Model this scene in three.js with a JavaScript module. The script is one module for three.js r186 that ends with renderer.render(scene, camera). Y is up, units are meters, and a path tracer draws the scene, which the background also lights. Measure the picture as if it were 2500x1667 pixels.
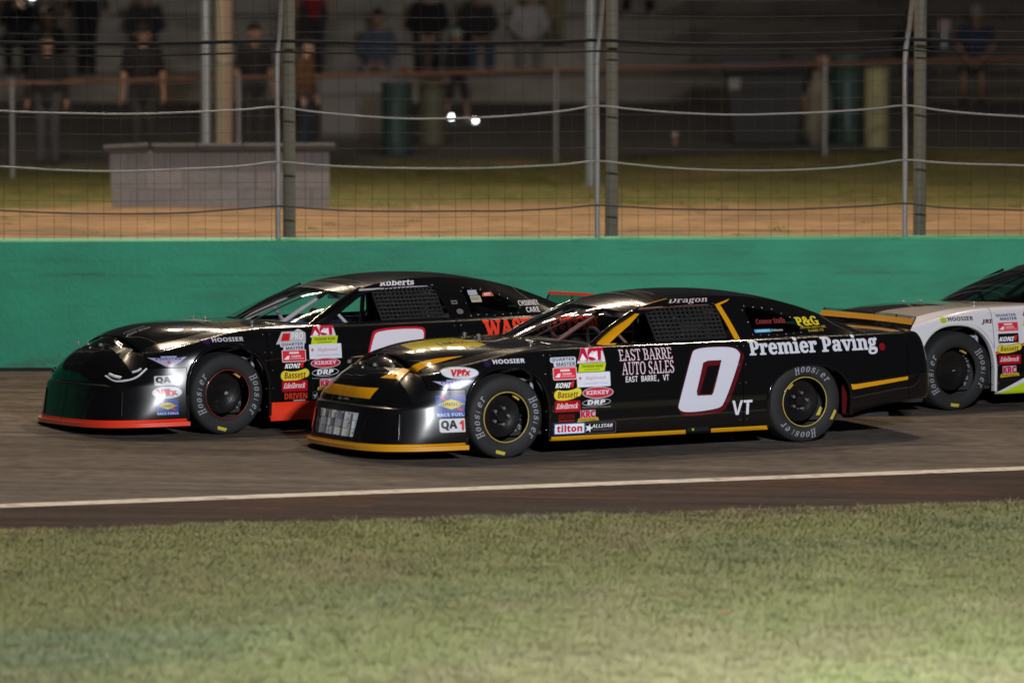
import * as THREE from 'three';
import { mergeGeometries, mergeVertices } from 'three/addons/utils/BufferGeometryUtils.js';
import { RoundedBoxGeometry } from 'three/addons/geometries/RoundedBoxGeometry.js';

// ---------------------------------------------------------------- camera, sky, exposure
const scene = new THREE.Scene();
const renderer = new THREE.WebGLRenderer({ antialias: true });
renderer.toneMapping = THREE.LinearToneMapping;
renderer.toneMappingExposure = 1.0;
renderer.shadowMap.enabled = true;

const camera = new THREE.PerspectiveCamera(2 * Math.atan(833.5 / 17400) * 180 / Math.PI, 1024 / 682, 1, 600);
camera.position.set(0, 6.43, 0);
camera.rotation.set(-5.5 * Math.PI / 180, 0, 0);
camera.focus = 59.5;
camera.userData.fStop = 1.45;

const rand = (seed => () => { seed |= 0; seed = seed + 0x6D2B79F5 | 0; let t = Math.imul(seed ^ seed >>> 15, 1 | seed); t = t + Math.imul(t ^ t >>> 7, 61 | t) ^ t; return ((t ^ t >>> 14) >>> 0) / 4294967296; })(20240);
const rr = (a, b) => a + (b - a) * rand();
const clamp = (v, a = 0, b = 1) => Math.min(b, Math.max(a, v));
const lerp = (a, b, t) => a + (b - a) * t;
const smooth = (a, b, v) => { const t = clamp((v - a) / (b - a)); return t * t * (3 - 2 * t); };

{ // night sky: a dim, even glow a little brighter towards the horizon
  const W = 64, H = 32, d = new Float32Array(W * H * 4);
  for (let j = 0; j < H; j++) for (let i = 0; i < W; i++) {
    const up = Math.max(0, (j + .5) / H * 2 - 1), k = lerp(1.25, .8, up), o = (j * W + i) * 4;
    d[o] = .0180 * k; d[o + 1] = .0186 * k; d[o + 2] = .0215 * k; d[o + 3] = 1;
  }
  const sky = new THREE.DataTexture(d, W, H, THREE.RGBAFormat, THREE.FloatType);
  sky.mapping = THREE.EquirectangularReflectionMapping; sky.magFilter = THREE.LinearFilter; sky.needsUpdate = true;
  scene.background = sky; scene.environment = sky;
}

// ---------------------------------------------------------------- helpers
const V = (x, y, z) => new THREE.Vector3(x, y, z);
const RGB = (r, g, b) => new THREE.Color().setRGB(r, g, b);
const names = {};
function numbered(n) { const k = names[n] = (names[n] ?? -1) + 1; return k ? n + '_' + String(k).padStart(3, '0') : n; }
function tag(o, label, category, group, kind) { if (label) o.userData.label = label; if (category) o.userData.category = category; if (group) o.userData.group = group; if (kind) o.userData.kind = kind; return o; }
function thing(name, label, category, x = 0, y = 0, z = 0, turn = 0, group) {
  const g = new THREE.Group(); g.name = numbered(name); g.position.set(x, y, z); g.rotation.y = turn; scene.add(g); return tag(g, label, category, group);
}
function part(parent, name, geo, mat, label) {
  const m = new THREE.Mesh(geo, mat); m.name = name; m.castShadow = m.receiveShadow = true; parent.add(m); if (label) m.userData.label = label; return m;
}
function solo(name, geo, mat, label, category, group, kind) {
  const m = new THREE.Mesh(geo, mat); m.name = numbered(name); m.castShadow = m.receiveShadow = true; scene.add(m); return tag(m, label, category, group, kind);
}
function std(r, g, b, rough = .8, more = {}) { return new THREE.MeshStandardMaterial({ color: RGB(r, g, b), roughness: rough, ...more }); }
function phys(more) { return new THREE.MeshPhysicalMaterial(more); }
const plain = g => { g = g.index ? g.toNonIndexed() : g; for (const k of Object.keys(g.attributes)) if (!['position', 'normal', 'uv'].includes(k)) g.deleteAttribute(k); if (!g.attributes.uv) g.setAttribute('uv', new THREE.BufferAttribute(new Float32Array(g.attributes.position.count * 2), 2)); return g; };
const merge = list => mergeGeometries(list.map(plain));
function box(w, h, d, x = 0, y = 0, z = 0, ry = 0, rz = 0, rx = 0, r = 0) {
  const g = r ? new RoundedBoxGeometry(w, h, d, 2, r) : new THREE.BoxGeometry(w, h, d);
  if (rx) g.rotateX(rx); if (rz) g.rotateZ(rz); if (ry) g.rotateY(ry); g.translate(x, y, z); return g;
}
function tube(pts, r, seg = 24, sides = 8) { return new THREE.TubeGeometry(new THREE.CatmullRomCurve3(pts.map(p => V(...p)), false, 'centripetal'), seg, r, sides, false); }
function rod(a, b, r, sides = 6, r2 = r) {
  const A = V(...a), B = V(...b), L = A.distanceTo(B), g = new THREE.CylinderGeometry(r2, r, L, sides, 1);
  g.applyQuaternion(new THREE.Quaternion().setFromUnitVectors(V(0, 1, 0), B.clone().sub(A).normalize())); g.translate(...A.add(B).multiplyScalar(.5).toArray()); return g;
}
function canvasTex(w, h, draw, srgb = true) {
  const c = document.createElement('canvas'); c.width = w; c.height = h; const x = c.getContext('2d'); draw(x, w, h);
  const t = new THREE.CanvasTexture(c); if (srgb) t.colorSpace = THREE.SRGBColorSpace; t.anisotropy = 8; return t;
}
// value noise that tiles
function noiseGrid(n, seed) { const a = new Float32Array(n * n); let s = seed; for (let i = 0; i < n * n; i++) { s = (Math.imul(s, 1664525) + 1013904223) | 0; a[i] = (s >>> 8) / 16777216; } return (x, y) => { x = ((x % n) + n) % n; y = ((y % n) + n) % n; const i = x | 0, j = y | 0, u = x - i, v = y - j, U = u * u * (3 - 2 * u), W = v * v * (3 - 2 * v), g = (p, q) => a[(q % n) * n + (p % n)]; return lerp(lerp(g(i, j), g(i + 1, j), U), lerp(g(i, j + 1), g(i + 1, j + 1), U), W); }; }
const N1 = noiseGrid(256, 11), N2 = noiseGrid(256, 57), N3 = noiseGrid(256, 91);
const fbm = (f, x, y, o = 4) => { let s = 0, a = .5, t = 0; for (let k = 0; k < o; k++) { s += f(x, y) * a; t += a; x *= 2; y *= 2; a *= .5; } return s / t; };
function dataTex(w, h, fn, repeat = true) { // fn(u,v)->[r,g,b] linear 0..1
  const d = new Uint8Array(w * h * 4), enc = c => Math.round(255 * (c <= .0031308 ? 12.92 * c : 1.055 * Math.pow(clamp(c), 1 / 2.4) - .055));
  for (let j = 0; j < h; j++) for (let i = 0; i < w; i++) { const c = fn((i + .5) / w, (j + .5) / h), o = (j * w + i) * 4; d[o] = enc(c[0]); d[o + 1] = enc(c[1]); d[o + 2] = enc(c[2]); d[o + 3] = 255; }
  const t = new THREE.DataTexture(d, w, h); t.colorSpace = THREE.SRGBColorSpace; t.magFilter = THREE.LinearFilter; t.minFilter = THREE.LinearMipmapLinearFilter; t.generateMipmaps = true; if (repeat) t.wrapS = t.wrapT = THREE.RepeatWrapping; t.needsUpdate = true; return t;
}
function bumpTex(w, h, fn) { const d = new Uint8Array(w * h * 4); for (let j = 0; j < h; j++) for (let i = 0; i < w; i++) { const c = Math.round(255 * clamp(fn((i + .5) / w, (j + .5) / h))), o = (j * w + i) * 4; d[o] = d[o + 1] = d[o + 2] = c; d[o + 3] = 255; } const t = new THREE.DataTexture(d, w, h); t.magFilter = THREE.LinearFilter; t.wrapS = t.wrapT = THREE.RepeatWrapping; t.needsUpdate = true; return t; }
// ---------------------------------------------------------------- floodlights (all stand outside the frame)
// Three masts light the place: two beside the wall throw warm light down on the track, one stands in the infield behind the photographer with cooler light, one behind the fence is mirrored in the bonnets.
const galv = std(.34, .36, .38, .45, { metalness: .6 });
const darkMetal = std(.03, .03, .03, .6);
function lampMat(c, k) { return new THREE.MeshStandardMaterial({ color: 0x000000, emissive: RGB(...c), emissiveIntensity: k, roughness: .4 }); }
function floodMast(name, label, x, z, base, top, aim, n, spread, colour, candela, angle, glow, arm, group, size = .42, thick = .16) {
  const g = thing(name, label, 'light pole', x, base, z, 0, group), H = top - base;
  const to = V(...aim).sub(V(x, top, z)), yaw = Math.atan2(to.x, to.z), pitch = Math.atan2(to.y, Math.hypot(to.x, to.z));
  part(g, 'pole', new THREE.CylinderGeometry(thick * .6, thick, H + .3, 14).translate(0, H / 2, 0), galv);
  const ax = Math.sin(yaw) * arm, az = Math.cos(yaw) * arm;
  if (arm > .5) part(g, 'arm', rod([0, H - .3, 0], [ax, H - .1, az], .05, 8), galv);
  const W = spread * (n - 1), cx = Math.cos(yaw), cz = -Math.sin(yaw);
  part(g, 'crossarm', rod([ax - cx * (W / 2 + .3), H - .1, az - cz * (W / 2 + .3)], [ax + cx * (W / 2 + .3), H - .1, az + cz * (W / 2 + .3)], .05, 8), galv);
  const mat = lampMat(colour, glow);
  for (let i = 0; i < n; i++) {
    const o = -W / 2 + spread * i, head = new THREE.CylinderGeometry(size / 2 + .03, .1, .3, 20, 1, true).rotateX(Math.PI / 2).rotateX(-pitch).rotateY(yaw);
    const px = ax + cx * o, pz = az + cz * o, h = part(g, 'floodlight', head, darkMetal); h.position.set(px, H + .22, pz);
    part(h, 'lamp_glass', new THREE.CircleGeometry(size / 2, 24).rotateX(-pitch).rotateY(yaw), mat).position.copy(V(0, 0, .13).applyEuler(new THREE.Euler(-pitch, yaw, 0, 'YXZ')));
    const s = new THREE.SpotLight(RGB(...colour), candela / n, 0, angle, angle > 1.3 ? .4 : .7, 2), f = V(0, 0, .2).applyEuler(new THREE.Euler(-pitch, yaw, 0, 'YXZ'));
    s.position.set(x + px + f.x, top + .22 + f.y, z + pz + f.z); s.target.position.copy(V(...aim)); s.castShadow = true; s.shadow.mapSize.set(2048, 2048); s.shadow.radius = size * 25; s.shadow.bias = -.0004;
    s.name = 'flood_beam'; scene.add(s, s.target);
  }
  return g;
}
const WARM = [1, .78, .54], COOL = [.93, .96, 1], AMBER = [1, .80, .58];
floodMast('track_light_mast', 'tall galvanised mast with warm floodlights at the wall left of the cars', -7.6, -71.5, .8, 19, [-2, 0, -65], 4, .6, WARM, 860, 1.5, 60, 1.2, 'light masts along the wall');
floodMast('track_light_mast', 'tall galvanised mast with warm floodlights at the wall right of the cars', 7.8, -71.8, .8, 19, [2.2, 0, -65.5], 4, .6, WARM, 860, 1.5, 60, 1.2, 'light masts along the wall');
floodMast('infield_light_pole', 'infield pole with white floodlights facing the track', 4.6, -38.5, -.02, 6.6, [0, .3, -57], 3, .5, COOL, 1200, 1.15, 60, .4, 'infield light poles');
// ---------------------------------------------------------------- stock car body
// Local axes of a car: x forward, y up, z to its right; the left side (z < 0) faces the camera.
function spline(pts) { // monotone-ish cubic through [x, value...] sorted ascending
  return x => {
    const n = pts.length; if (x <= pts[0][0]) return pts[0].slice(1); if (x >= pts[n - 1][0]) return pts[n - 1].slice(1);
    let i = 0; while (x > pts[i + 1][0]) i++;
    const p = pts[i], q = pts[i + 1], a = pts[Math.max(0, i - 1)], b = pts[Math.min(n - 1, i + 2)], h = q[0] - p[0], t = (x - p[0]) / h;
    return p.slice(1).map((_, k) => {
      const d = (q[k + 1] - p[k + 1]) / h, dl = i ? (p[k + 1] - a[k + 1]) / (p[0] - a[0]) : d, dr = i < n - 2 ? (b[k + 1] - q[k + 1]) / (b[0] - q[0]) : d;
      const lim = (m, u) => u * d <= 0 ? 0 : Math.sign(m) * Math.min(Math.abs(m), 3 * Math.min(Math.abs(d), Math.abs(u)));
      const m0 = lim((d + dl) / 2, dl) * h, m1 = lim((d + dr) / 2, dr) * h, t2 = t * t, t3 = t2 * t;
      return (2 * t3 - 3 * t2 + 1) * p[k + 1] + (t3 - 2 * t2 + t) * m0 + (-2 * t3 + 3 * t2) * q[k + 1] + (t3 - t2) * m1;
    });
  };
}
const OUT = new THREE.CatmullRomCurve3([[2.47, 0], [2.462, .28], [2.43, .52], [2.335, .735], [2.16, .868], [1.93, .932], [1.6, .962], [1.0, .976], [0, .98], [-1, .976], [-1.8, .966], [-2.25, .955], [-2.47, .935], [-2.572, .865], [-2.605, .6], [-2.61, .3], [-2.61, 0]].map(([x, z]) => V(x, 0, z)), false, 'centripetal');
const OS = OUT.getLength(), ON = 600, OP = OUT.getSpacedPoints(ON);
function outline(s) { const f = clamp(s) * ON, i = Math.min(ON - 1, f | 0), t = f - i, a = OP[i], b = OP[i + 1], i0 = Math.max(0, i - 2), i1 = Math.min(ON, i + 3), tx = OP[i1].x - OP[i0].x, tz = OP[i1].z - OP[i0].z, L = Math.hypot(tx, tz); return { x: lerp(a.x, b.x, t), z: lerp(a.z, b.z, t), nx: tz / L, nz: -tx / L }; }
const YT = spline([[-2.6, .868], [-2.4, .872], [-.7, .872], [.5, .874], [1.0, .872], [1.29, .846], [1.5, .806], [1.7, .765], [1.9, .722], [2.1, .698], [2.25, .702], [2.4, .724], [2.475, .737]]);
const YB = spline([[-2.6, .315], [-2.33, .305], [-1.72, .195], [-1.6, .14], [-1.0, .13], [1.9, .128], [2.2, .12], [2.47, .115]]);
const PS = spline([[0, 0, .03], [.06, .03, .014], [.14, .10, .006], [.24, .20, .002], [.36, .36, 0], [.48, .52, .003], [.6, .68, .010], [.7, .80, .02], [.78, .88, .033], [.85, .935, .049], [.9, .965, .063], [.95, .988, .083], [1, 1, .115]]);
const PN = spline([[0, 0, 0], [.06, .03, .003], [.14, .10, .010], [.24, .22, .022], [.36, .38, .038], [.46, .49, .046], [.52, .517, .050], [.56, .53, .059], [.60, .54, .069], [.64, .56, .073], [.70, .63, .075], [.77, .72, .088], [.84, .81, .118], [.9, .885, .165], [.95, .948, .225], [1, 1, .30]]);
const YC = spline([[-2.6, .885], [-1.9, .892], [.5, .915], [.88, .915], [1.1, .912], [1.37, .920], [1.62, .908], [1.75, .890], [1.9, .852], [2.05, .797], [2.175, .742]]);
function wall(s, v) {
  const o = outline(s), w = smooth(1.85, 2.36, o.x), [hs, is] = PS(v), [hn, inn] = PN(v), h = lerp(hs, hn, w); let i = lerp(is, inn, w); const yb = YB(o.x)[0], yt = YT(o.x)[0];
  i += .10 * smooth(.18, .62, o.z) * smooth(1.85, 2.25, o.x) * smooth(.54, .95, h) + .05 * smooth(1.55, 1.9, o.x) * smooth(0, .8, h) * (1 - .5 * w);
  const tail = smooth(-2.0, -2.55, o.x) * .06 * smooth(.35, 1, h);
  return [o.x - o.nx * i + (o.nx < 0 ? -o.nx * 0 : 0) + tail * .6, yb + (yt - yb) * h, Math.max(0, o.z - o.nz * i)];
}
// sheets: lists of triangles whose corners carry position, normal and sheet coordinates; they can be cut along any curve
function sheet(nu, nv, fn, flip) {
  const P = [], e = 1e-3;
  for (let i = 0; i <= nu; i++) for (let j = 0; j <= nv; j++) {
    const u = i / nu, v = j / nv, p = fn(u, v), ua = Math.max(0, u - e), ub = Math.min(1, u + e), va = Math.max(0, v - e), vb = Math.min(1, v + e);
    const A = fn(ua, v), B = fn(ub, v), C = fn(u, va), D = fn(u, vb), n = V(B[0] - A[0], B[1] - A[1], B[2] - A[2]).cross(V(D[0] - C[0], D[1] - C[1], D[2] - C[2]));
    if (n.lengthSq() < 1e-18) n.set(0, 1, 0); n.normalize(); if (flip) n.negate();
    P.push([...p, n.x, n.y, n.z, u, v]);
  }
  const T = [], id = (i, j) => P[i * (nv + 1) + j];
  for (let i = 0; i < nu; i++) for (let j = 0; j < nv; j++) { const a = id(i, j), b = id(i + 1, j), c = id(i + 1, j + 1), d = id(i, j + 1); flip ? T.push([a, c, b], [a, d, c]) : T.push([a, b, c], [a, c, d]); }
  return T;
}
function cut(T, f) { // keep f >= 0
  const R = [];
  for (const t of T) {
    const w = t.map(f); if (w.every(x => x >= 0)) { R.push(t); continue; } if (w.every(x => x < 0)) continue;
    const poly = []; for (let k = 0; k < 3; k++) { const a = t[k], b = t[(k + 1) % 3], wa = w[k], wb = w[(k + 1) % 3]; if (wa >= 0) poly.push(a); if (wa >= 0 !== wb >= 0) { const q = wa / (wa - wb); poly.push(a.map((x, m) => lerp(x, b[m], q))); } }
    for (let k = 1; k < poly.length - 1; k++) R.push([poly[0], poly[k], poly[k + 1]]);
  }
  return R;
}
function edges(poly) { // half planes of a convex polygon in (x, y), >= 0 inside
  let A = 0; poly.forEach((p, i) => { const q = poly[(i + 1) % poly.length]; A += p[0] * q[1] - q[0] * p[1]; });
  return poly.map((p, i) => { const q = poly[(i + 1) % poly.length], s = Math.sign(A); return c => s * ((q[0] - p[0]) * (c[1] - p[1]) - (q[1] - p[1]) * (c[0] - p[0])); });
}
function hole(T, poly) { const R = []; let rest = T; for (const f of edges(poly)) { R.push(...cut(rest, c => -f(c))); rest = cut(rest, f); } return R; }
function inside(T, poly) { for (const f of edges(poly)) T = cut(T, f); return T; }
const mirror = T => T.map(t => [t[0], t[2], t[1]].map(c => [c[0], c[1], -c[2], c[3], c[4], -c[5], c[6], c[7]]));
function geo(T, uv) {
  const n = T.length * 3, p = new Float32Array(n * 3), m = new Float32Array(n * 3), q = new Float32Array(n * 2); let k = 0;
  for (const t of T) for (const c of t) { p.set(c.slice(0, 3), k * 3); const L = Math.hypot(c[3], c[4], c[5]) || 1; m.set([c[3] / L, c[4] / L, c[5] / L], k * 3); if (uv) q.set(uv(c), k * 2); k++; }
  const g = new THREE.BufferGeometry(); g.setAttribute('position', new THREE.BufferAttribute(p, 3)); g.setAttribute('normal', new THREE.BufferAttribute(m, 3)); g.setAttribute('uv', new THREE.BufferAttribute(q, 2)); return g;
}
const WB = 1.365, TR = .335;
const ARCHF = { x: WB - .012, y: .345, a: .36, b: .392, n: 2.35 }, ARCHR = { x: -1.395, y: .335, a: .385, b: .308, n: 2.3 };
const arch = (A, c) => { const dx = Math.abs(c[0] - A.x) / A.a, dy = Math.max(0, c[1] - A.y) / A.b; return Math.pow(Math.pow(dx, A.n) + Math.pow(dy, A.n), 1 / A.n) - 1; };
function archPath(A, yb0, yb1, n = 40) { const P = []; for (let i = 0; i <= n; i++) { const th = Math.PI * i / n, c = Math.cos(th), s = Math.sin(th); P.push([A.x + A.a * Math.sign(c) * Math.pow(Math.abs(c), 2 / A.n), A.y + A.b * Math.pow(s, 2 / A.n)]); } return [[A.x + A.a, yb0], ...P, [A.x - A.a, yb1]]; }
// where the side wall is at height y, station x
function wallZ(x, y) { let s0 = 0, s1 = 1; for (let k = 0; k < 40; k++) { const m = (s0 + s1) / 2; outline(m).x > x ? s0 = m : s1 = m; } const s = (s0 + s1) / 2; let a = 0, b = 1; for (let k = 0; k < 30; k++) { const m = (a + b) / 2; wall(s, m)[1] < y ? a = m : b = m; } return wall(s, (a + b) / 2)[2]; }
const S0 = 6e-4;
const SIDE = sheet(300, 44, (u, v) => wall(lerp(S0, 1 - S0, u), v), true);       // right-hand wall, nose to tail
const sOf = x => { let a = 0, b = 1; for (let k = 0; k < 40; k++) { const m = (a + b) / 2; wall(m, 1)[0] > x ? a = m : b = m; } return (a + b) / 2; };
const HOODS = sOf(.45), DECKS = sOf(-1.85);
const topFn = (s0, s1) => (u, v) => { const E = wall(lerp(s0, s1, u), 1), yc = YC(E[0])[0], q = 1 - v; return [E[0], E[1] + (yc - E[1]) * (1 - Math.pow(q, lerp(2.6, 1.7, smooth(1.85, 2.1, E[0])))), E[2] * q]; };
const HOODT = sheet(120, 24, topFn(S0, HOODS), true), DECKT = sheet(40, 10, topFn(DECKS, 1 - S0), true);
const wsBase = z => .88 - .37 * (z / .765) ** 2;
const RAIL = spline([[-2.04, .878, .70], [-1.84, .963, .635], [-1.65, 1.043, .605], [-1.41, 1.125, .595], [-1.12, 1.183, .598], [-.92, 1.207, .60], [-.6, 1.22, .605], [-.26, 1.197, .605], [-.03, 1.15, .60], [.14, 1.064, .652], [.3, .984, .70], [.42, .922, .735], [.52, .874, .768]]);
const beltZ = x => wallZ(x, 2) - .004;
const BZ = spline([-2.04, -1.6, -1.0, -.4, .1, .52].map(x => [x, beltZ(x)]));
const GREEN = sheet(120, 16, (u, v) => { const x = lerp(-2.04, .52, u), [y1, z1] = RAIL(x), z0 = BZ(x)[0], y0 = .868; return [x, lerp(y0, y1, v), lerp(z0, z1, v) + .018 * Math.sin(Math.PI * v) * (z0 - z1) * 4]; });
const greenZ = (x, y) => { const [y1, z1] = RAIL(x), z0 = BZ(x)[0], v = clamp((y - .868) / (y1 - .868)); return lerp(z0, z1, v) + .018 * Math.sin(Math.PI * v) * (z0 - z1) * 4; };
const SIDEWIN = [[.375, .884], [.17, .995], [.02, 1.075], [-.06, 1.108], [-.2, 1.143], [-.4, 1.158], [-.62, 1.155], [-.672, 1.14], [-.745, .905], [-.735, .884]];
const QWIN = [[-.955, .905], [-.935, 1.09], [-.965, 1.118], [-1.2, 1.075], [-1.33, 1.02], [-1.41, .945], [-1.38, .905]];
const roofY = (x, z) => { const [y, zz] = RAIL(x); return y + .036 * (1 - (z / zz) ** 2); };
const ROOF = sheet(50, 30, (u, v) => { const a = v * 2 - 1, x = lerp(.03 - .06 * a * a, -1.02, u), z = RAIL(x)[1] * a; return [x, roofY(x, z), z]; });
const REARWIN = sheet(30, 16, (u, v) => { const a = v * 2 - 1, x = lerp(-1.02, -2.03, u), z = RAIL(x)[1] * a; return [x, roofY(x, z), z]; });
const SCREEN = sheet(16, 24, (u, v) => { const a = v * 2 - 1, b = [.885 - .37 * a * a, .915 - .043 * a * a, .768 * a], t = [.03 - .06 * a * a, 1.186 - .036 * a * a, .60 * a], k = .03 * Math.sin(Math.PI * u) * (1 - .6 * a * a); return [lerp(b[0], t[0], u) + k * .5, lerp(b[1], t[1], u) + k, lerp(b[2], t[2], u)]; });

const PPM = 390, LX = 2.6, LY = 1.0;
const liv = c => [(LX - c[0]) * PPM / 2048, 1 - (LY - c[1]) * PPM / 360];
const noseUV = c => { const s = c[6] * OS; return [.5 + Math.sign(c[2]) * s / 3.2, (c[1] - .1) / .7]; };
const hoodUV = c => [(c[2] + 1) / 2, (c[0] - .4) / 2.1];
const greenUV = c => [(.6 - c[0]) / 2.7, (c[1] - .84) / .48];
const S = { wallsplit: {} };
{
  const both = T => [T, mirror(T)];
  let W = cut(cut(SIDE, c => arch(ARCHF, c)), c => arch(ARCHR, c));
  const G = .0022;
  S.nose = [...cut(cut(W, c => c[0] - 1.716 - G), c => Math.max(c[0] - 2.0 - G, .575 - G - c[1]))]; { const f = c => Math.max(.452 - c[1], 2.13 - c[0]), up = cut(S.nose, c => -f(c)), lo = cut(S.nose, f); S.nose = [...lo, ...mirror(lo)]; S.snout = [...up, ...mirror(up)]; }
  const fendT = cut(HOODT, c => c[2] - hoodHalf(c[0]) - G), hoodR = cut(cut(HOODT, c => hoodHalf(c[0]) - G - c[2]), c => c[0] - wsBase(c[2]));
  S.fender = both([...cut(cut(W, c => 1.716 - G - c[0]), c => c[0] - .992 - G), ...cut(cut(cut(W, c => c[0] - 1.716 + G), c => 2.0 - G - c[0]), c => c[1] - .575 - G), ...cut(fendT, c => c[0] - wsBase(c[2]) - .0)]);
  S.door = both(cut(cut(W, c => .992 - G - c[0]), c => c[0] + .775 - G));
  S.quarter = both(cut(cut(W, c => -.775 - G - c[0]), c => c[0] + 2.33 - G));
  const rb = cut(W, c => -2.33 - G - c[0]); S.rear = [...rb, ...mirror(rb)];
  S.hood = [...hoodR, ...mirror(hoodR)];
  S.deck = [...DECKT, ...mirror(DECKT)];
  let g = hole(hole(GREEN, SIDEWIN), QWIN);
  S.green = both(g); S.qwin = both(inside(GREEN, QWIN));
}
function hoodHalf(x) { return lerp(.74, .56, smooth(1.6, 2.2, x)); }
S.geo = {
  nose: geo(S.nose, noseUV), snout: geo(S.snout, noseUV), fender: S.fender.map(t => geo(t, liv)), door: S.door.map(t => geo(t, liv)), quarter: S.quarter.map(t => geo(t, liv)), rear: geo(S.rear, liv),
  hood: geo(S.hood, hoodUV), deck: geo(S.deck, hoodUV), green: S.green.map(t => geo(t, greenUV)), qwin: S.qwin.map(t => geo(t, greenUV)), roof: geo(ROOF, c => [(c[2] + 1) / 2, (c[0] + 1.1) / 1.3]), rearwin: geo(REARWIN), screen: geo(SCREEN),
};
// rolled lips of the wheel openings
S.lip = side => [ARCHF, ARCHR].map((A, k) => {
  const P = archPath(A, .15, k ? .22 : .15), n = P.length, pos = [], idx = [];
  P.forEach(([x, y]) => { const z = wallZ(x, y); for (const [dz, dr] of [[.001, -.022], [.010, -.014], [.015, -.004], [.012, .008], [.0, .012], [-.05, .01]]) { const L = Math.hypot(x - A.x, y - A.y) || 1; pos.push(x - (x - A.x) / L * (dr - .002), y - (y - A.y) / L * (dr - .002), side * (z + dz)); } });
  for (let i = 0; i < n - 1; i++) for (let j = 0; j < 5; j++) { const a = i * 6 + j, b = a + 6; side > 0 ? idx.push(a, b, b + 1, a, b + 1, a + 1) : idx.push(a, b + 1, b, a, a + 1, b + 1); }
  const g = new THREE.BufferGeometry(); g.setAttribute('position', new THREE.Float32BufferAttribute(pos, 3)); g.setIndex(idx); g.computeVertexNormals(); return g;
});
S.lips = [1, -1].map(s => S.lip(s));

// ---------------------------------------------------------------- lettering and decals
function fit(c, str, x, y, w, h, o = {}) { // text filling the box x, y, w, h (pixels)
  c.save(); c.font = (o.style ?? 'bold') + ' 100px ' + (o.font ?? 'sans-serif'); c.textBaseline = 'alphabetic'; const m = c.measureText(str), L = m.actualBoundingBoxLeft, tw = L + m.actualBoundingBoxRight, th = m.actualBoundingBoxAscent + m.actualBoundingBoxDescent;
  c.translate(x, y); if (o.skew) { c.transform(1, 0, -o.skew, 1, o.skew * h, 0); w -= o.skew * h; } if (o.turn) c.rotate(o.turn); c.scale(w / tw, h / th); c.translate(L, m.actualBoundingBoxAscent);
  if (o.stroke) { c.strokeStyle = o.stroke; c.lineWidth = o.lw ?? 10; c.lineJoin = 'round'; c.strokeText(str, 0, 0); } if (o.fill !== null) { c.fillStyle = o.fill ?? '#fff'; c.fillText(str, 0, 0); } c.restore();
}
function rrect(c, x, y, w, h, r, fill, stroke, lw) { c.beginPath(); c.roundRect(x, y, w, h, r); if (fill) { c.fillStyle = fill; c.fill(); } if (stroke) { c.strokeStyle = stroke; c.lineWidth = lw ?? 3; c.stroke(); } }
function ell(c, x, y, w, h, fill, stroke, lw) { if (w < 0) { x += w; w = -w; } c.beginPath(); c.ellipse(x + w / 2, y + h / 2, w / 2, h / 2, 0, 0, 7); if (fill) { c.fillStyle = fill; c.fill(); } if (stroke) { c.strokeStyle = stroke; c.lineWidth = lw ?? 3; c.stroke(); } }
function polyg(c, pts, fill, stroke, lw) { c.beginPath(); pts.forEach(([x, y], i) => i ? c.lineTo(x, y) : c.moveTo(x, y)); c.closePath(); if (fill) { c.fillStyle = fill; c.fill(); } if (stroke) { c.strokeStyle = stroke; c.lineWidth = lw ?? 3; c.lineJoin = 'round'; c.stroke(); } }
function star(c, x, y, r, fill, n = 5, turn = -Math.PI / 2, inner = .42) { const P = []; for (let i = 0; i < n * 2; i++) { const a = turn + Math.PI * i / n, q = i % 2 ? r * inner : r; P.push([x + q * Math.cos(a), y + q * Math.sin(a)]); } polyg(c, P, fill); }
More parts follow.
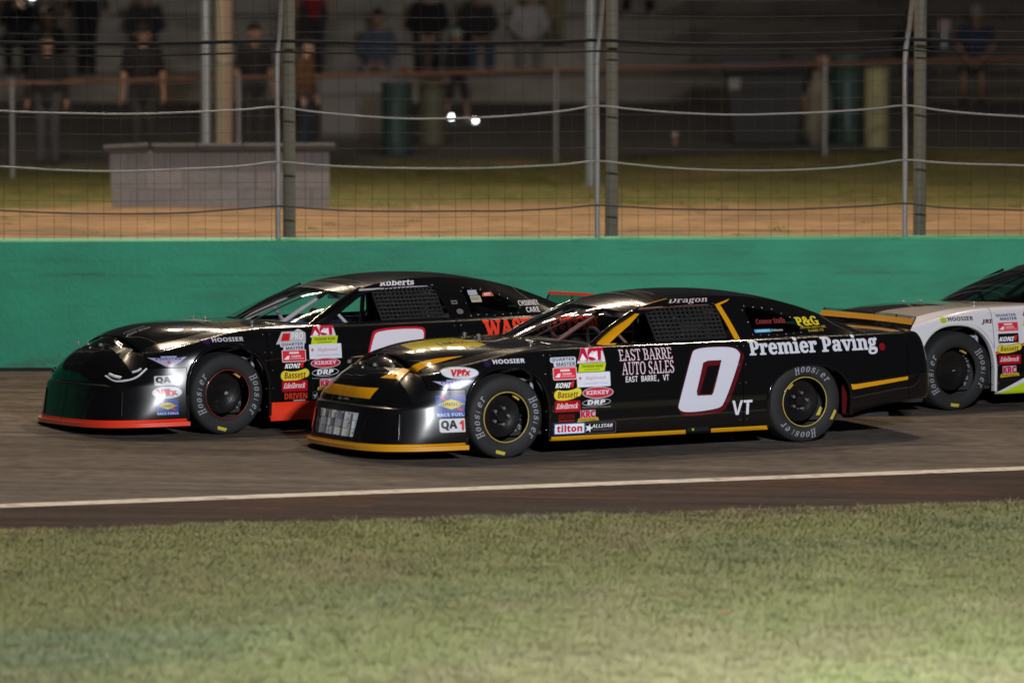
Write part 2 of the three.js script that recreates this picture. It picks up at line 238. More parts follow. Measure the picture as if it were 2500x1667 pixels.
const D = {
  quarter(c, x, y, w, h) { rrect(c, x, y, w, h * .55, h * .2, '#c9c9d2'); rrect(c, x + w * .12, y + h * .4, w * .86, h * .6, h * .15, '#c9c9d2'); fit(c, 'QUARTER', x + w * .05, y + h * .08, w * .9, h * .4, { fill: '#1d2340', skew: .1 }); fit(c, 'MASTER', x + w * .22, y + h * .52, w * .74, h * .4, { fill: '#1d2340', skew: .1 }); },
  redbox(c, x, y, w, h) { rrect(c, x, y, w, h, h * .08, '#d9626a', '#d9b8bc', 3); rrect(c, x + w * .03, y + h * .06, w * .94, h * .88, h * .06, '#cf2f3c'); rrect(c, x + w * .3, y + h * .14, w * .42, h * .2, 2, '#e7c4c8'); rrect(c, x + w * .38, y + h * .46, w * .42, h * .16, 2, '#e1a9ae'); rrect(c, x + w * .32, y + h * .68, w * .6, h * .12, 2, '#d98a92'); polyg(c, [[x + w * .06, y + h * .8], [x + w * .2, y + h * .5], [x + w * .32, y + h * .45], [x + w * .28, y + h * .82]], '#efdfe1'); },
  koni(c, x, y, w, h) { fit(c, 'KONI', x, y + h * .2, w * .82, h * .75, { fill: '#e8e8ec', skew: .35, stroke: '#e8e8ec', lw: 4 }); polyg(c, [[x + w * .84, y + h * .95], [x + w * .78, y + h * .5], [x + w * .88, y], [x + w, y], [x + w * .92, y + h * .95]], '#d8281f'); },
  bassett(c, x, y, w, h) { c.save(); c.beginPath(); c.moveTo(x + h * .35, y + h * .12); c.quadraticCurveTo(x + w * .5, y + h * .34, x + w - h * .4, y); c.arc(x + w - h * .38, y + h * .38, h * .38, -Math.PI / 2, Math.PI / 2); c.quadraticCurveTo(x + w * .5, y + h * 1.12, x + h * .4, y + h); c.arc(x + h * .42, y + h * .56, h * .44, Math.PI / 2, -Math.PI / 2); c.closePath(); c.fillStyle = '#d9c63a'; c.fill(); c.strokeStyle = '#6b5a10'; c.lineWidth = 1.5; c.stroke(); c.restore(); fit(c, 'Bassett', x + w * .12, y + h * .28, w * .76, h * .52, { fill: '#6b3a10', skew: .15 }); },
  edel(c, x, y, w, h) { rrect(c, x, y, w, h, h * .12, '#a3101f'); fit(c, 'Edelbrock', x + w * .05, y + h * .22, w * .88, h * .5, { fill: '#eadfe2', font: 'serif', style: 'italic bold', skew: .15 }); },
  driven(c, x, y, w, h, dark) { if (dark) { rrect(c, x, y, w, h, 4, '#2a0a0a'); fit(c, 'DRIVEN', x + w * .05, y + h * .1, w * .9, h * .5, { fill: '#7c1a16', skew: .2 }); rrect(c, x + w * .05, y + h * .72, w * .9, h * .16, 2, '#8d1d18'); } else { fit(c, 'DRIVEN', x, y, w, h * .7, { fill: '#c3311c', stroke: '#c3311c', lw: 6 }); rrect(c, x + w * .38, y + h * .82, w * .55, h * .12, 2, '#a9a9ad'); } },
  tilton(c, x, y, w, h) { rrect(c, x, y, w, h, 2, '#2b66a8'); rrect(c, x + w * .025, y + h * .08, w * .95, h * .84, 2, '#e3e6ee'); fit(c, 'tilton', x + w * .09, y + h * .18, w * .82, h * .62, { fill: '#b8203a', stroke: '#b8203a', lw: 4 }); },
  act(c, x, y, w, h) { polyg(c, [[x, y + h], [x + w * .22, y + h * .05], [x + w, y], [x + w * .97, y + h * .3], [x + w, y + h * .85], [x + w, y + h]], '#d3ccd2'); fit(c, 'ACT', x + w * .08, y + h * .04, w * .9, h * .74, { fill: '#b5173a', stroke: '#b5173a', lw: 12, skew: .2 }); polyg(c, [[x + w * .1, y + h * .82], [x + w * .24, y + h * .36], [x + w * .36, y + h * .8]], '#ebe4e8'); polyg(c, [[x + w * .42, y + h * .58], [x + w * .52, y + h * .34], [x + w * .6, y + h * .46], [x + w * .74, y + h * .26], [x + w * .76, y + h * .8], [x + w * .55, y + h * .62]], '#ebe4e8'); fit(c, 'TOUR', x + w * .3, y + h * .84, w * .6, h * .12, { fill: '#8f8890' }); },
  thunder(c, x, y, w, h) { polyg(c, [[x + w * .07, y], [x + w, y], [x + w * .93, y + h], [x, y + h]], '#bccb22'); fit(c, 'THUNDER ROAD', x + w * .12, y + h * .14, w * .78, h * .36, { fill: '#3f4f10', skew: .15 }); rrect(c, x + w * .22, y + h * .66, w * .55, h * .14, 2, '#8c9a1c'); },
  maple(c, x, y, w, h) { rrect(c, x, y, w, h, 2, '#d7d6e2'); fit(c, 'Maplewood', x + w * .25, y + h * .26, w * .62, h * .3, { fill: '#b9777c', font: 'serif', style: 'italic' }); star(c, x + w * .1, y + h * .38, h * .15, '#b9603f', 6); fit(c, 'CONVENIENCE STORES', x + w * .2, y + h * .7, w * .72, h * .12, { fill: '#9aa0c4', style: '' }); },
  kirkey(c, x, y, w, h) { ell(c, x, y, w, h, '#b9a9ae'); ell(c, x + w * .035, y + h * .08, w * .93, h * .84, '#b5243a'); fit(c, 'KIRKEY', x + w * .14, y + h * .3, w * .72, h * .36, { fill: '#dcb9bf', stroke: '#dcb9bf', lw: 5 }); },
  drp(c, x, y, w, h) { c.save(); c.translate(x + w / 2, y + h * .36); c.rotate(-.03); ell(c, -w * .5, -h * .34, w, h * .68, null, '#b9b9c0', h * .07); c.restore(); fit(c, 'DRP', x + w * .18, y + h * .12, w * .64, h * .46, { fill: '#dcdce2', skew: .25, stroke: '#dcdce2', lw: 6 }); fit(c, 'Performance Products', x, y + h * .8, w, h * .17, { fill: '#a8a8ae', style: '' }); },
  krc(c, x, y, w, h) { rrect(c, x + w * .14, y, w * .7, h * .72, 3, '#c7a8b2'); fit(c, 'KRC', x + w * .18, y + h * .08, w * .64, h * .55, { fill: '#b81e44', stroke: '#b81e44', lw: 7 }); polyg(c, [[x, y + h], [x + w * .05, y + h * .68], [x + w * .95, y + h * .62], [x + w, y + h * .9], [x + w * .6, y + h * .92]], '#b8a02c'); fit(c, 'POWER STEERING', x + w * .1, y + h * .74, w * .78, h * .14, { fill: '#5b4a10' }); },
  allstar(c, x, y, w, h) { rrect(c, x, y, w, h, 4, '#101114', '#55575c', 2); star(c, x + w * .12, y + h * .5, h * .46, '#e6e6ea', 5, -1.3); fit(c, 'ALLSTAR', x + w * .22, y + h * .14, w * .7, h * .34, { fill: '#e6e6ea', skew: .25 }); fit(c, 'PERFORMANCE', x + w * .24, y + h * .58, w * .68, h * .2, { fill: '#77777c', style: '' }); },
  vp(c, x, y, w, h) { ell(c, x, y, w, h, '#cdd2da', '#9aa4ac', 2); fit(c, 'VP', x + w * .22, y + h * .22, w * .34, h * .52, { fill: '#c4202a', skew: .35, stroke: '#c4202a', lw: 8 }); fit(c, 'fx', x + w * .5, y + h * .22, w * .3, h * .5, { fill: '#c4202a', skew: .35, stroke: '#c4202a', lw: 8 }); fit(c, 'RACING FUELS', x + w * .28, y + h * .78, w * .44, h * .09, { fill: '#444', style: '' }); },
  fivestar(c, x, y, w, h) { polyg(c, [[x, y + h * .12], [x + w * .3, y + h * .2], [x + w * .3, y], [x + w * .72, y], [x + w * .72, y + h * .2], [x + w, y + h * .08], [x + w * .8, y + h * .62], [x + w * .6, y + h], [x + w * .38, y + h], [x + w * .2, y + h * .62]], '#a6a3bf'); fit(c, 'FIVESTAR', x + w * .18, y + h * .12, w * .66, h * .3, { fill: '#3a2f86' }); star(c, x + w * .5, y + h * .66, h * .28, '#b8202c'); },
  sunoco(c, x, y, w, h, low = 'RACE FUELS') { rrect(c, x, y, w, h, 2, '#25428f'); polyg(c, [[x + w * .1, y + h * .06], [x + w * .2, y + h * .04], [x + w * .9, y + h * .7], [x + w * .8, y + h * .74]], '#c4303c'); polyg(c, [[x + w * .06, y + h * .42], [x + w * .3, y + h * .28], [x + w * .5, y + h * .18], [x + w * .7, y + h * .28], [x + w * .94, y + h * .42], [x + w * .7, y + h * .56], [x + w * .5, y + h * .66], [x + w * .3, y + h * .56]], '#c9b43a'); fit(c, 'SUNOCO', x + w * .12, y + h * .34, w * .76, h * .16, { fill: '#3b4a50', skew: .1 }); if (low) fit(c, low, x + w * .03, y + h * .82, w * .94, h * .15, { fill: '#c3cbdd', skew: .2 }); },
  qa1(c, x, y, w, h) { rrect(c, x, y, w, h, h * .2, '#c6c6ca', '#1c1c22', 2); fit(c, 'QA', x + w * .08, y + h * .16, w * .56, h * .66, { fill: '#15161c', stroke: '#15161c', lw: 6 }); fit(c, '1', x + w * .74, y + h * .16, w * .14, h * .66, { fill: '#c2242c', stroke: '#c2242c', lw: 6 }); },
  hoosier(c, x, y, w, h, ink, icon) { fit(c, 'HOOSIER', x, y, w, h, { fill: ink, stroke: ink, lw: 3 }); star(c, x - w * .18, y + h * .75, h * 1.3, icon, 4, -.5, .35); star(c, x - w * .18, y + h * .75, h * 1.2, icon, 4, .3, .35); },
};
const px = (x, y) => [(LX - x) * PPM, (LY - y) * PPM];
const put = (c, fn, x0, x1, y0, y1, ...more) => { const [a, b] = px(x0, y0); fn(c, a, b, (x0 - x1) * PPM, (y0 - y1) * PPM, ...more); };
const word = (c, str, x0, x1, y0, y1, o) => { const [a, b] = px(x0, y0); fit(c, str, a, b, (x0 - x1) * PPM, (y0 - y1) * PPM, o); };
// ---------------------------------------------------------------- liveries (printed vinyl on the panels)
const BLK = '#0c0c0d', ORG = '#e63a20', AMB = '#c98c10';
function sponsors(c, k) { // k: rows of [decal, x front, x back, y top, y bottom, option]
  for (const [d, x0, x1, y0, y1, o] of k) put(c, D[d], x0, x1, y0, y1, o);
}
const sideZero = canvasTex(2048, 360, c => {
  c.fillStyle = BLK; c.fillRect(0, 0, 2048, 360);
  sponsors(c, [['quarter', .967, .735, .80, .722], ['redbox', .948, .74, .716, .62], ['koni', .935, .762, .605, .552], ['bassett', .948, .70, .55, .452], ['edel', .945, .715, .448, .358], ['driven', .92, .76, .345, .27, 1], ['tilton', .952, .675, .266, .176],
    ['act', .73, .473, .866, .742], ['thunder', .726, .468, .74, .672], ['maple', .74, .438, .668, .55], ['kirkey', .696, .413, .55, .454], ['drp', .696, .443, .452, .376], ['krc', .745, .548, .365, .268], ['allstar', .672, .397, .26, .174]]);
  word(c, 'EAST BARRE', .344, -.14, .84, .745, { font: 'serif', fill: '#d6cfd4', stroke: '#4a0c1e', lw: 9, style: '' }); word(c, 'AUTO SALES', .328, -.146, .735, .632, { font: 'serif', fill: '#d6cfd4', stroke: '#4a0c1e', lw: 9, style: '' });
  word(c, 'EAST BARRE, VT', .298, -.096, .62, .564, { fill: '#e4e4e8', stroke: '#3a0c16', lw: 3, font: 'monospace' });
  const zero = (g, dx, dy) => { const P = [[-.36, .822], [-.70, .822], [-.762, .77], [-.762, .735], [-.60, .365], [-.55, .318], [-.235, .298], [-.172, .335], [-.178, .38], [-.31, .77]]; c.beginPath(); const q = P.map(([x, y]) => px(x + dx, y + dy)); const n = q.length; for (let i = 0; i < n; i++) { const a = q[i], b = q[(i + 1) % n], m = [(a[0] + b[0]) / 2, (a[1] + b[1]) / 2]; i ? 0 : c.moveTo(...[(q[n - 1][0] + a[0]) / 2, (q[n - 1][1] + a[1]) / 2]); c.quadraticCurveTo(...a, ...m); } c.closePath(); if (g.w) { c.lineWidth = g.w; c.lineJoin = 'round'; c.strokeStyle = g.c; c.stroke(); } c.fillStyle = g.f ?? g.c; c.fill(); };
  zero({ c: '#5a1019', w: 14 }, -.016, -.014); zero({ c: '#3a0d16', w: 9 }, 0, 0); zero({ c: '#c8c8d4' }, 0, 0);
  const inner = (P, f) => polyg(c, P.map(([x, y]) => px(x, y)), f);
  inner([[-.415, .70], [-.46, .715], [-.585, .715], [-.50, .46], [-.485, .435], [-.35, .435], [-.345, .47]], '#5a1019'); inner([[-.455, .672], [-.565, .676], [-.478, .447], [-.372, .447]], BLK);
  word(c, 'VT', -.665, -.858, .381, .262, { fill: '#d2d2da', skew: .05 });
  word(c, 'Premier Paving', -.853, -2.05, .866, .705, { font: 'serif', fill: '#cacad4', stroke: '#cacad4', lw: 5 });
  ell(c, ...px(-2.065, .79), 22, 24, '#7a1218');
  put(c, D.hoosier, 1.46, 1.19, .80, .768, '#c9c9d0', '#2a1a44'); put(c, D.vp, 1.875, 1.6, .752, .66); put(c, D.fivestar, 1.955, 1.625, .655, .582);
  // stripe along the skirt, behind the rear wheel
  c.fillStyle = AMB; for (const [a, b] of [[.985, -.242], [-.474, -1.0]]) { const [x, y] = px(a, .162); c.fillRect(x, y, (a - b) * PPM, .034 * PPM); }
  rrect(c, ...px(-.26, .178), .2 * PPM, .034 * PPM, 3, '#1e1e1e'); rrect(c, ...px(-.30, .172), 8, 8, 2, '#9aa03a');
  polyg(c, [px(-1.70, .468), px(-1.70, .423), px(-1.818, .419), px(-2.34, .478), px(-2.34, .506), px(-1.83, .462)], AMB);
  // scuffs: fine pale specks of rubber and dust on the paint
  for (let i = 0; i < 900; i++) { c.fillStyle = `rgba(150,140,130,${.05 + .12 * rand()})`; c.fillRect(rand() * 2048, 150 + 210 * rand(), 1 + 2 * rand(), 1); }
});
const sideRed = canvasTex(2048, 360, c => {
  c.fillStyle = BLK; c.fillRect(0, 0, 2048, 360);
  const [lx, ly] = px(.916, .845); polyg(c, [[lx, ly + 44], [lx + 26, ly + 4], [lx + 70, ly + 4], [lx + 88, ly - 4], [lx + 110, ly + 10], [lx + 106, ly + 44]], '#b5b1b6'); polyg(c, [[lx + 18, ly + 34], [lx + 30, ly + 10], [lx + 56, ly + 10], [lx + 48, ly + 34]], '#c81e26'); fit(c, 'PRO', lx + 56, ly + 8, 46, 24, { fill: '#e6e4e6', stroke: '#6b6b70', lw: 6, skew: .2 });
  sponsors(c, [['quarter', .879, .657, .745, .676], ['redbox', .866, .653, .68, .584], ['koni', .848, .67, .58, .528], ['bassett', .886, .626, .524, .424], ['edel', .88, .645, .428, .336], ['driven', .855, .652, .325, .252],
    ['act', .6, .363, .872, .776], ['thunder', .599, .344, .784, .715], ['maple', .618, .322, .72, .597], ['kirkey', .612, .338, .604, .518], ['drp', .6, .36, .516, .428], ['krc', .56, .37, .428, .335], ['allstar', .6, .33, .325, .245]]);
  // white racing number with a red edge (its foot is hidden behind the other car)
  const q = (f, g) => { const P = [[.02, .75], [-.03, .805], [-.42, .812], [-.455, .77], [-.40, .62], [-.28, .30], [-.02, .30], [.10, .5]].map(([x, y]) => px(x + (x < -.2 ? -g : g), y + (y > .5 ? g : -g))); c.beginPath(); const n = P.length; c.moveTo((P[n - 1][0] + P[0][0]) / 2, (P[n - 1][1] + P[0][1]) / 2); P.forEach((a, i) => { const b = P[(i + 1) % n]; c.quadraticCurveTo(...a, (a[0] + b[0]) / 2, (a[1] + b[1]) / 2); }); c.closePath(); c.fillStyle = f; c.fill(); };
  q('#c0202e', .022); q('#dcd6e0', .004);
  word(c, 'WASHINGTON', -1.02, -2.1, .852, .712, { font: 'serif', fill: '#e2402a', stroke: '#e2402a', lw: 8 });
  put(c, D.hoosier, 1.471, 1.2, .81, .775, '#b9b9c4', '#2a1a44'); put(c, D.fivestar, 1.995, 1.70, .672, .59);
  const [sx, sy] = px(.99, .252); c.fillStyle = ORG; c.fillRect(sx, sy, 1.98 * PPM, .13 * PPM);
  for (let i = 0; i < 600; i++) { c.fillStyle = `rgba(150,140,130,${.05 + .12 * rand()})`; c.fillRect(rand() * 2048, 150 + 210 * rand(), 1 + 2 * rand(), 1); }
});
const sideWhite = canvasTex(2048, 360, c => {
  c.fillStyle = '#cfccd2'; c.fillRect(0, 0, 2048, 360);
  polyg(c, [px(2.6, .30), px(1.7, .40), px(1.02, .455), px(.6, .56), px(.2, .62), px(-2.6, .72), px(-2.6, .05), px(2.6, .05)], BLK); polyg(c, [px(1.04, .475), px(.62, .575), px(.2, .645), px(-2.6, .74), px(-2.6, .72), px(.2, .625), px(.64, .555), px(1.02, .455)], '#d8452a');
  polyg(c, [px(1.0, .14), px(.92, .165), px(.69, .265), px(.2, .47), px(-.4, .6), px(-.4, .1), px(1.0, .1)], '#c9c9d6'); polyg(c, [px(1.0, .13), px(.93, .14), px(.69, .225), px(.2, .41), px(-.4, .53), px(-.4, .1), px(1.0, .1)], '#b4ca1e');
  const K = [['quarter', .963, .739, .815, .752], ['redbox', .944, .744, .74, .66], ['bassett', .961, .724, .555, .475], ['edel', .954, .736, .458, .378], ['krc', .947, .753, .365, .265], ['act', .70, .46, .86, .77], ['thunder', .70, .45, .76, .70], ['maple', .70, .42, .69, .58], ['kirkey', .69, .42, .57, .48], ['drp', .69, .42, .47, .39]];
  rrect(c, ...px(.949, .642), .2 * PPM, .08 * PPM, 3, '#141518'); put(c, D.koni, .94, .76, .625, .575); sponsors(c, K);
  put(c, D.hoosier, 1.408, 1.173, .805, .77, '#33333a', '#96b41e'); word(c, 'JRI', 1.099, .993, .77, .728, { fill: '#6a2030', stroke: '#22222a', lw: 6, skew: .25 });
  for (let i = 0; i < 500; i++) { c.fillStyle = `rgba(60,55,50,${.05 + .12 * rand()})`; c.fillRect(rand() * 2048, 150 + 210 * rand(), 1 + 2 * rand(), 1); }
});
const NW = 1200, NH = 263, npx = NW / 3.2; // nose canvas: 3.2 m round the front, 0.7 m high
const nput = (c, fn, a0, a1, y0, y1, ...m) => fn(c, NW / 2 - a0 * npx, (.8 - y0) / .7 * NH, (a0 - a1) * npx, (y0 - y1) / .7 * NH, ...m); // a: metres round the left from the middle
function noseArc(x) { let a = 0, b = 1; for (let k = 0; k < 40; k++) { const m = (a + b) / 2; outline(m).x > x ? a = m : b = m; } return a * OS; }
const nx = x => noseArc(x), topArc = z => { let a = 0, b = .3; for (let k = 0; k < 40; k++) { const m = (a + b) / 2; wall(m, 1)[2] < z ? a = m : b = m; } return a * OS; };
const noseZero = canvasTex(NW, NH, c => {
  c.fillStyle = BLK; c.fillRect(0, 0, NW, NH);
  const bar = (a0, a1, y0, y1, f) => { c.fillStyle = f; c.fillRect(NW / 2 - a0 * npx, (.8 - y0) / .7 * NH, (a0 - a1) * npx, (y0 - y1) / .7 * NH); };
  polyg(c, [[.50, .585], [.46, .50], [-.46, .50], [-.50, .585]].map(([a, y]) => [NW / 2 - a * npx, (.8 - y) / .7 * NH]), AMB);
  for (const s of [-1, 1]) polyg(c, [[topArc(.36), .66], [topArc(.47), .655], [topArc(.585), .80], [topArc(.445), .80]].map(([a, y]) => [NW / 2 - s * a * npx, (.8 - y) / .7 * NH]), AMB);
  nput(c, D.sunoco, nx(1.97), nx(1.715), .535, .36); nput(c, D.qa1, nx(1.955), nx(1.722), .35, .235);
  bar(1.6, -1.6, .15, .1, AMB);
});
const noseRed = canvasTex(NW, NH, c => {
  c.fillStyle = BLK; c.fillRect(0, 0, NW, NH);
  nput(c, D.qa1, nx(2.0), nx(1.78), .515, .43); nput(c, D.vp, nx(2.02), nx(1.77), .425, .325); nput(c, D.sunoco, nx(1.99), nx(1.805), .32, .19);
  c.fillStyle = ORG; c.fillRect(0, (.8 - .155) / .7 * NH, NW, NH);
});
const noseWhite = canvasTex(NW, NH, c => { c.fillStyle = '#cfccd2'; c.fillRect(0, 0, NW, NH); c.fillStyle = BLK; c.fillRect(0, NH * .5, NW, NH); });
const hpt = (x, z) => [(z + 1) / 2 * 1024, (1 - (x - .4) / 2.1) * 1024];
const hoodZero = canvasTex(1024, 1024, c => {
  c.fillStyle = BLK; c.fillRect(0, 0, 1024, 1024);
  for (const s of [-1, 1]) polyg(c, [hpt(2.22, s * .36), hpt(2.19, s * .52), hpt(1.86, s * .655), hpt(1.62, s * .70)], AMB);
  polyg(c, [hpt(1.80, .12), hpt(1.86, -.26), hpt(1.42, -.56), hpt(1.33, -.52), hpt(1.33, .12)], '#b3a51c');
  c.save(); c.translate(...hpt(1.52, -.35)); c.rotate(Math.PI / 2); fit(c, 'LM', -60, -70, 60, 70, { fill: '#141414' }); fit(c, 'M', 8, -55, 46, 60, { fill: '#b8431c' }); c.restore();
});
const hoodRed = canvasTex(1024, 1024, c => {
  c.fillStyle = BLK; c.fillRect(0, 0, 1024, 1024);
  c.save(); c.translate(...hpt(1.85, .02)); c.rotate(-Math.PI / 2); fit(c, 'SPEED SHOP', -60, -150, 120, 40, { fill: '#8f8f94', skew: .3 }); fit(c, 'VERMONT', -60, -90, 110, 34, { fill: '#77777c', skew: .3 }); c.restore();
  polyg(c, [hpt(1.35, .35), hpt(1.3, -.1), hpt(1.2, -.3), hpt(1.12, -.05), hpt(1.1, .35), hpt(1.22, .15)], '#b58a84');
});
const hoodWhite = canvasTex(1024, 1024, c => { c.fillStyle = '#8d8782'; c.fillRect(0, 0, 1024, 1024); polyg(c, [hpt(1.9, .5), hpt(1.9, -.35), hpt(1.25, -.55), hpt(1.25, .55)], '#2a2624'); for (let i = 0; i < 5; i++) polyg(c, [hpt(1.5 - i * .12, .45), hpt(1.46 - i * .12, -.5), hpt(1.41 - i * .12, -.5), hpt(1.45 - i * .12, .45)], '#1c1a1a'); });
const gp = (x, y) => [(.6 - x) / 2.7 * 1536, (1 - (y - .84) / .48) * 273];
const gput = (c, str, x0, x1, y0, y1, o) => { const [a, b] = gp(x0, y0), [d, e] = gp(x1, y1); fit(c, str, a, b, d - a, e - b, o); };
const greenZero = canvasTex(1536, 273, c => {
  c.fillStyle = BLK; c.fillRect(0, 0, 1536, 273);
  polyg(c, [gp(.52, .86), gp(.26, 1.0), gp(.03, 1.105), gp(0, 1.10), gp(.17, .99), gp(.345, .86)], AMB);
  polyg(c, [gp(-.682, 1.15), gp(-.85, 1.192), gp(-.80, 1.166), gp(-.732, 1.146), gp(-.815, .868), gp(-.765, .862)], AMB);
  gput(c, 'Dragon', -.27, -.64, 1.214, 1.163, { font: 'serif', style: 'italic bold', fill: '#b9a9ac', skew: .3 });
  gput(c, 'P&G', -1.385, -1.615, 1.02, .953, { font: 'serif', fill: '#c9b82c', stroke: '#c9b82c', lw: 6 }); gput(c, 'CUSTOM LAWN CARE', -1.39, -1.66, .947, .928, { font: 'serif', fill: '#b8a82c' }); gput(c, 'BARRE VT', -1.47, -1.62, .921, .902, { font: 'serif', fill: '#b8a82c' });
});
const greenRed = canvasTex(1536, 273, c => {
  c.fillStyle = BLK; c.fillRect(0, 0, 1536, 273);
  gput(c, 'Roberts', -.2, -.52, 1.214, 1.166, { font: 'serif', style: 'italic bold', fill: '#cfcfd4', stroke: '#cfcfd4', lw: 4, skew: .15 });
  gput(c, 'CHIMNEY', -1.43, -1.64, 1.0, .956, { fill: '#d0d0d4' }); gput(c, 'CARE', -1.48, -1.61, .944, .9, { fill: '#d0d0d4' });
  c.lineWidth = 6; c.strokeStyle = '#6b6b70'; { const [x, y] = gp(-.80, 1.02); c.strokeRect(x, y, 26, 12); } ell(c, ...gp(-.82, .955), 36, 26, '#6b6266');
});
const greenWhite = canvasTex(64, 64, c => { c.fillStyle = BLK; c.fillRect(0, 0, 64, 64); });
// roof skin, seen from above: forward is up in the picture
const roofTex = (str, ink, o = {}) => canvasTex(1024, 664, c => {
  c.fillStyle = BLK; c.fillRect(0, 0, 1024, 664); const P = (x, z) => [(z + 1) / 2 * 1024, (1 - (x + 1.1) / 1.3) * 664];
  if (o.edge) { c.strokeStyle = AMB; c.lineWidth = 13; c.beginPath(); for (let i = 0; i <= 20; i++) { const a = i / 10 - 1, q = P(.03 - .06 * a * a - .012, .6 * a); i ? c.lineTo(...q) : c.moveTo(...q); } c.stroke(); c.lineWidth = 9; c.beginPath(); c.moveTo(...P(-.03, -.59)); c.quadraticCurveTo(...P(-.14, -.585), ...P(-.30, -.55)); c.stroke(); c.fillStyle = '#15110c'; for (let i = 0; i < 5; i++) polyg(c, [P(0, .35 - i * .14), P(-.5, .15 - i * .14), P(-.52, .12 - i * .14), P(0, .31 - i * .14)], '#241c12'); }
  if (str) { c.save(); const [x, y] = P(o.x ?? -.28, -.49); c.translate(x, y); c.rotate(Math.PI / 2); fit(c, str, 0, 0, (o.len ?? .34) * 510, (o.h ?? .1) * 512, { fill: ink, font: 'serif', style: 'italic bold', skew: .25, stroke: ink, lw: 3 }); c.restore(); }
});
const tyreTex = canvasTex(1024, 1024, c => {
  c.fillStyle = '#1b1b1c'; c.fillRect(0, 0, 1024, 1024); c.translate(512, 512);
  for (let i = 0; i < 3000; i++) { const a = rand() * 6.3, r = 330 + rand() * 170; c.fillStyle = `rgba(${rand() < .5 ? '60,56,52' : '10,10,10'},${.25 * rand()})`; c.fillRect(r * Math.cos(a), r * Math.sin(a), 2 + 3 * rand(), 2); }
  const sc = 1024 / (2 * .36);
  for (const t0 of [-.55, -.55 + Math.PI]) 'Hoosier'.split('').forEach((ch, i) => { c.save(); c.rotate(t0 + i * .187); c.translate(0, -.245 * sc); fit(c, ch, i ? -.019 * sc : -.03 * sc, i ? -.046 * sc : -.062 * sc, (ch === 'i' ? .016 : i ? .038 : .056) * sc, (i ? .046 : .07) * sc, { font: 'serif', style: 'italic bold', fill: '#888a92' }); c.restore(); });
  c.save(); c.rotate(1.72); polyg(c, [[-.045, -.278], [.045, -.272], [.04, -.30], [-.04, -.305]].map(([a, b]) => [a * sc, b * sc]), '#b8a83a'); c.restore();
});

// ---------------------------------------------------------------- shared car materials
const gloss = (map, o = {}) => phys({ map, color: 0xffffff, roughness: .17, specularIntensity: .14, clearcoat: 1, clearcoatRoughness: .03, ...o });
const CM = {
  black: phys({ color: RGB(.004, .004, .0045), roughness: .17, specularIntensity: .14, clearcoat: 1, clearcoatRoughness: .03 }), white: phys({ color: RGB(.6, .59, .6), roughness: .4, clearcoat: 1, clearcoatRoughness: .05 }),
  matte: std(.012, .012, .013, .85), under: std(.02, .02, .02, .9), tyre: new THREE.MeshStandardMaterial({ map: tyreTex, roughness: .78 }), rim: phys({ color: RGB(.006, .006, .0065), roughness: .3, specularIntensity: .5, clearcoat: .6, clearcoatRoughness: .1 }),
  goldring: phys({ color: RGB(.42, .30, .06), roughness: .35, clearcoat: .6 }), redring: phys({ color: RGB(.16, .012, .012), roughness: .4, clearcoat: .5 }), steel: std(.45, .45, .46, .35, { metalness: .9 }), nut: std(.5, .5, .5, .3, { metalness: .9 }),
  gold: std(.42, .27, .05, .5), glass: phys({ color: 0xffffff, transmission: 1, thickness: 0, roughness: .03, ior: 1.45, specularIntensity: .4 }), smoke: phys({ color: RGB(.10, .10, .10), transmission: 1, thickness: 0, roughness: .05, ior: 1.45 }), clearsheet: phys({ color: RGB(.72, .76, .72), transmission: 1, thickness: 0, roughness: .04, ior: 1.45 }),
  tubegrey: std(.33, .33, .36, .45), tubered: std(.10, .035, .03, .5), blue: std(.02, .05, .16, .5), amber: phys({ color: RGB(.58, .262, .006), roughness: .4, clearcoat: .8, clearcoatRoughness: .08 }), orange: phys({ color: RGB(.78, .042, .014), roughness: .4, clearcoat: .8, clearcoatRoughness: .08 }), lime: phys({ color: RGB(.36, .48, .012), roughness: .4, clearcoat: .8 }), cap: phys({ color: RGB(.035, .035, .037), roughness: .42, clearcoat: .5, clearcoatRoughness: .3 }),
  chrome: std(.5, .52, .55, .2, { metalness: 1 }), lens: phys({ color: RGB(.55, .57, .6), roughness: .3, clearcoat: 1 }), net: std(.005, .005, .006, .95), fabric: std(.02, .02, .022, .9), helmet: phys({ color: RGB(.02, .02, .025), roughness: .3, clearcoat: 1 }), pin: std(.6, .6, .6, .25, { metalness: .9 }), red: std(.2, .012, .016, .5),
};
// ---------------------------------------------------------------- wheel
const tyreProfile = [[.205, -.095], [.212, -.112], [.235, -.122], [.27, -.126], [.305, -.120], [.325, -.108], [.335, -.088], [.338, -.05], [.339, 0], [.338, .05], [.335, .088], [.325, .108], [.305, .120], [.27, .126], [.235, .122], [.212, .112], [.205, .095]];
const tyreGeo = (() => { const g = new THREE.LatheGeometry(tyreProfile.map(([r, y]) => new THREE.Vector2(r, y)), 72).rotateX(-Math.PI / 2), p = g.attributes.position, u = g.attributes.uv; for (let i = 0; i < p.count; i++) { const r = Math.hypot(p.getX(i), p.getY(i)); u.setXY(i, .5 - p.getX(i) / .72, .5 + p.getY(i) / .72); } return g; })();
const rimGeo = new THREE.LatheGeometry([[.206, -.112], [.198, -.116], [.190, -.108], [.186, -.07], [.178, -.03], [.174, .02], [.16, .028], [.10, .012], [.06, -.004], [.001, -.004]].map(([r, y]) => new THREE.Vector2(r, y)), 56).rotateX(-Math.PI / 2);
const ringGeo = new THREE.TorusGeometry(.203, .0048, 8, 64).translate(0, 0, 0);
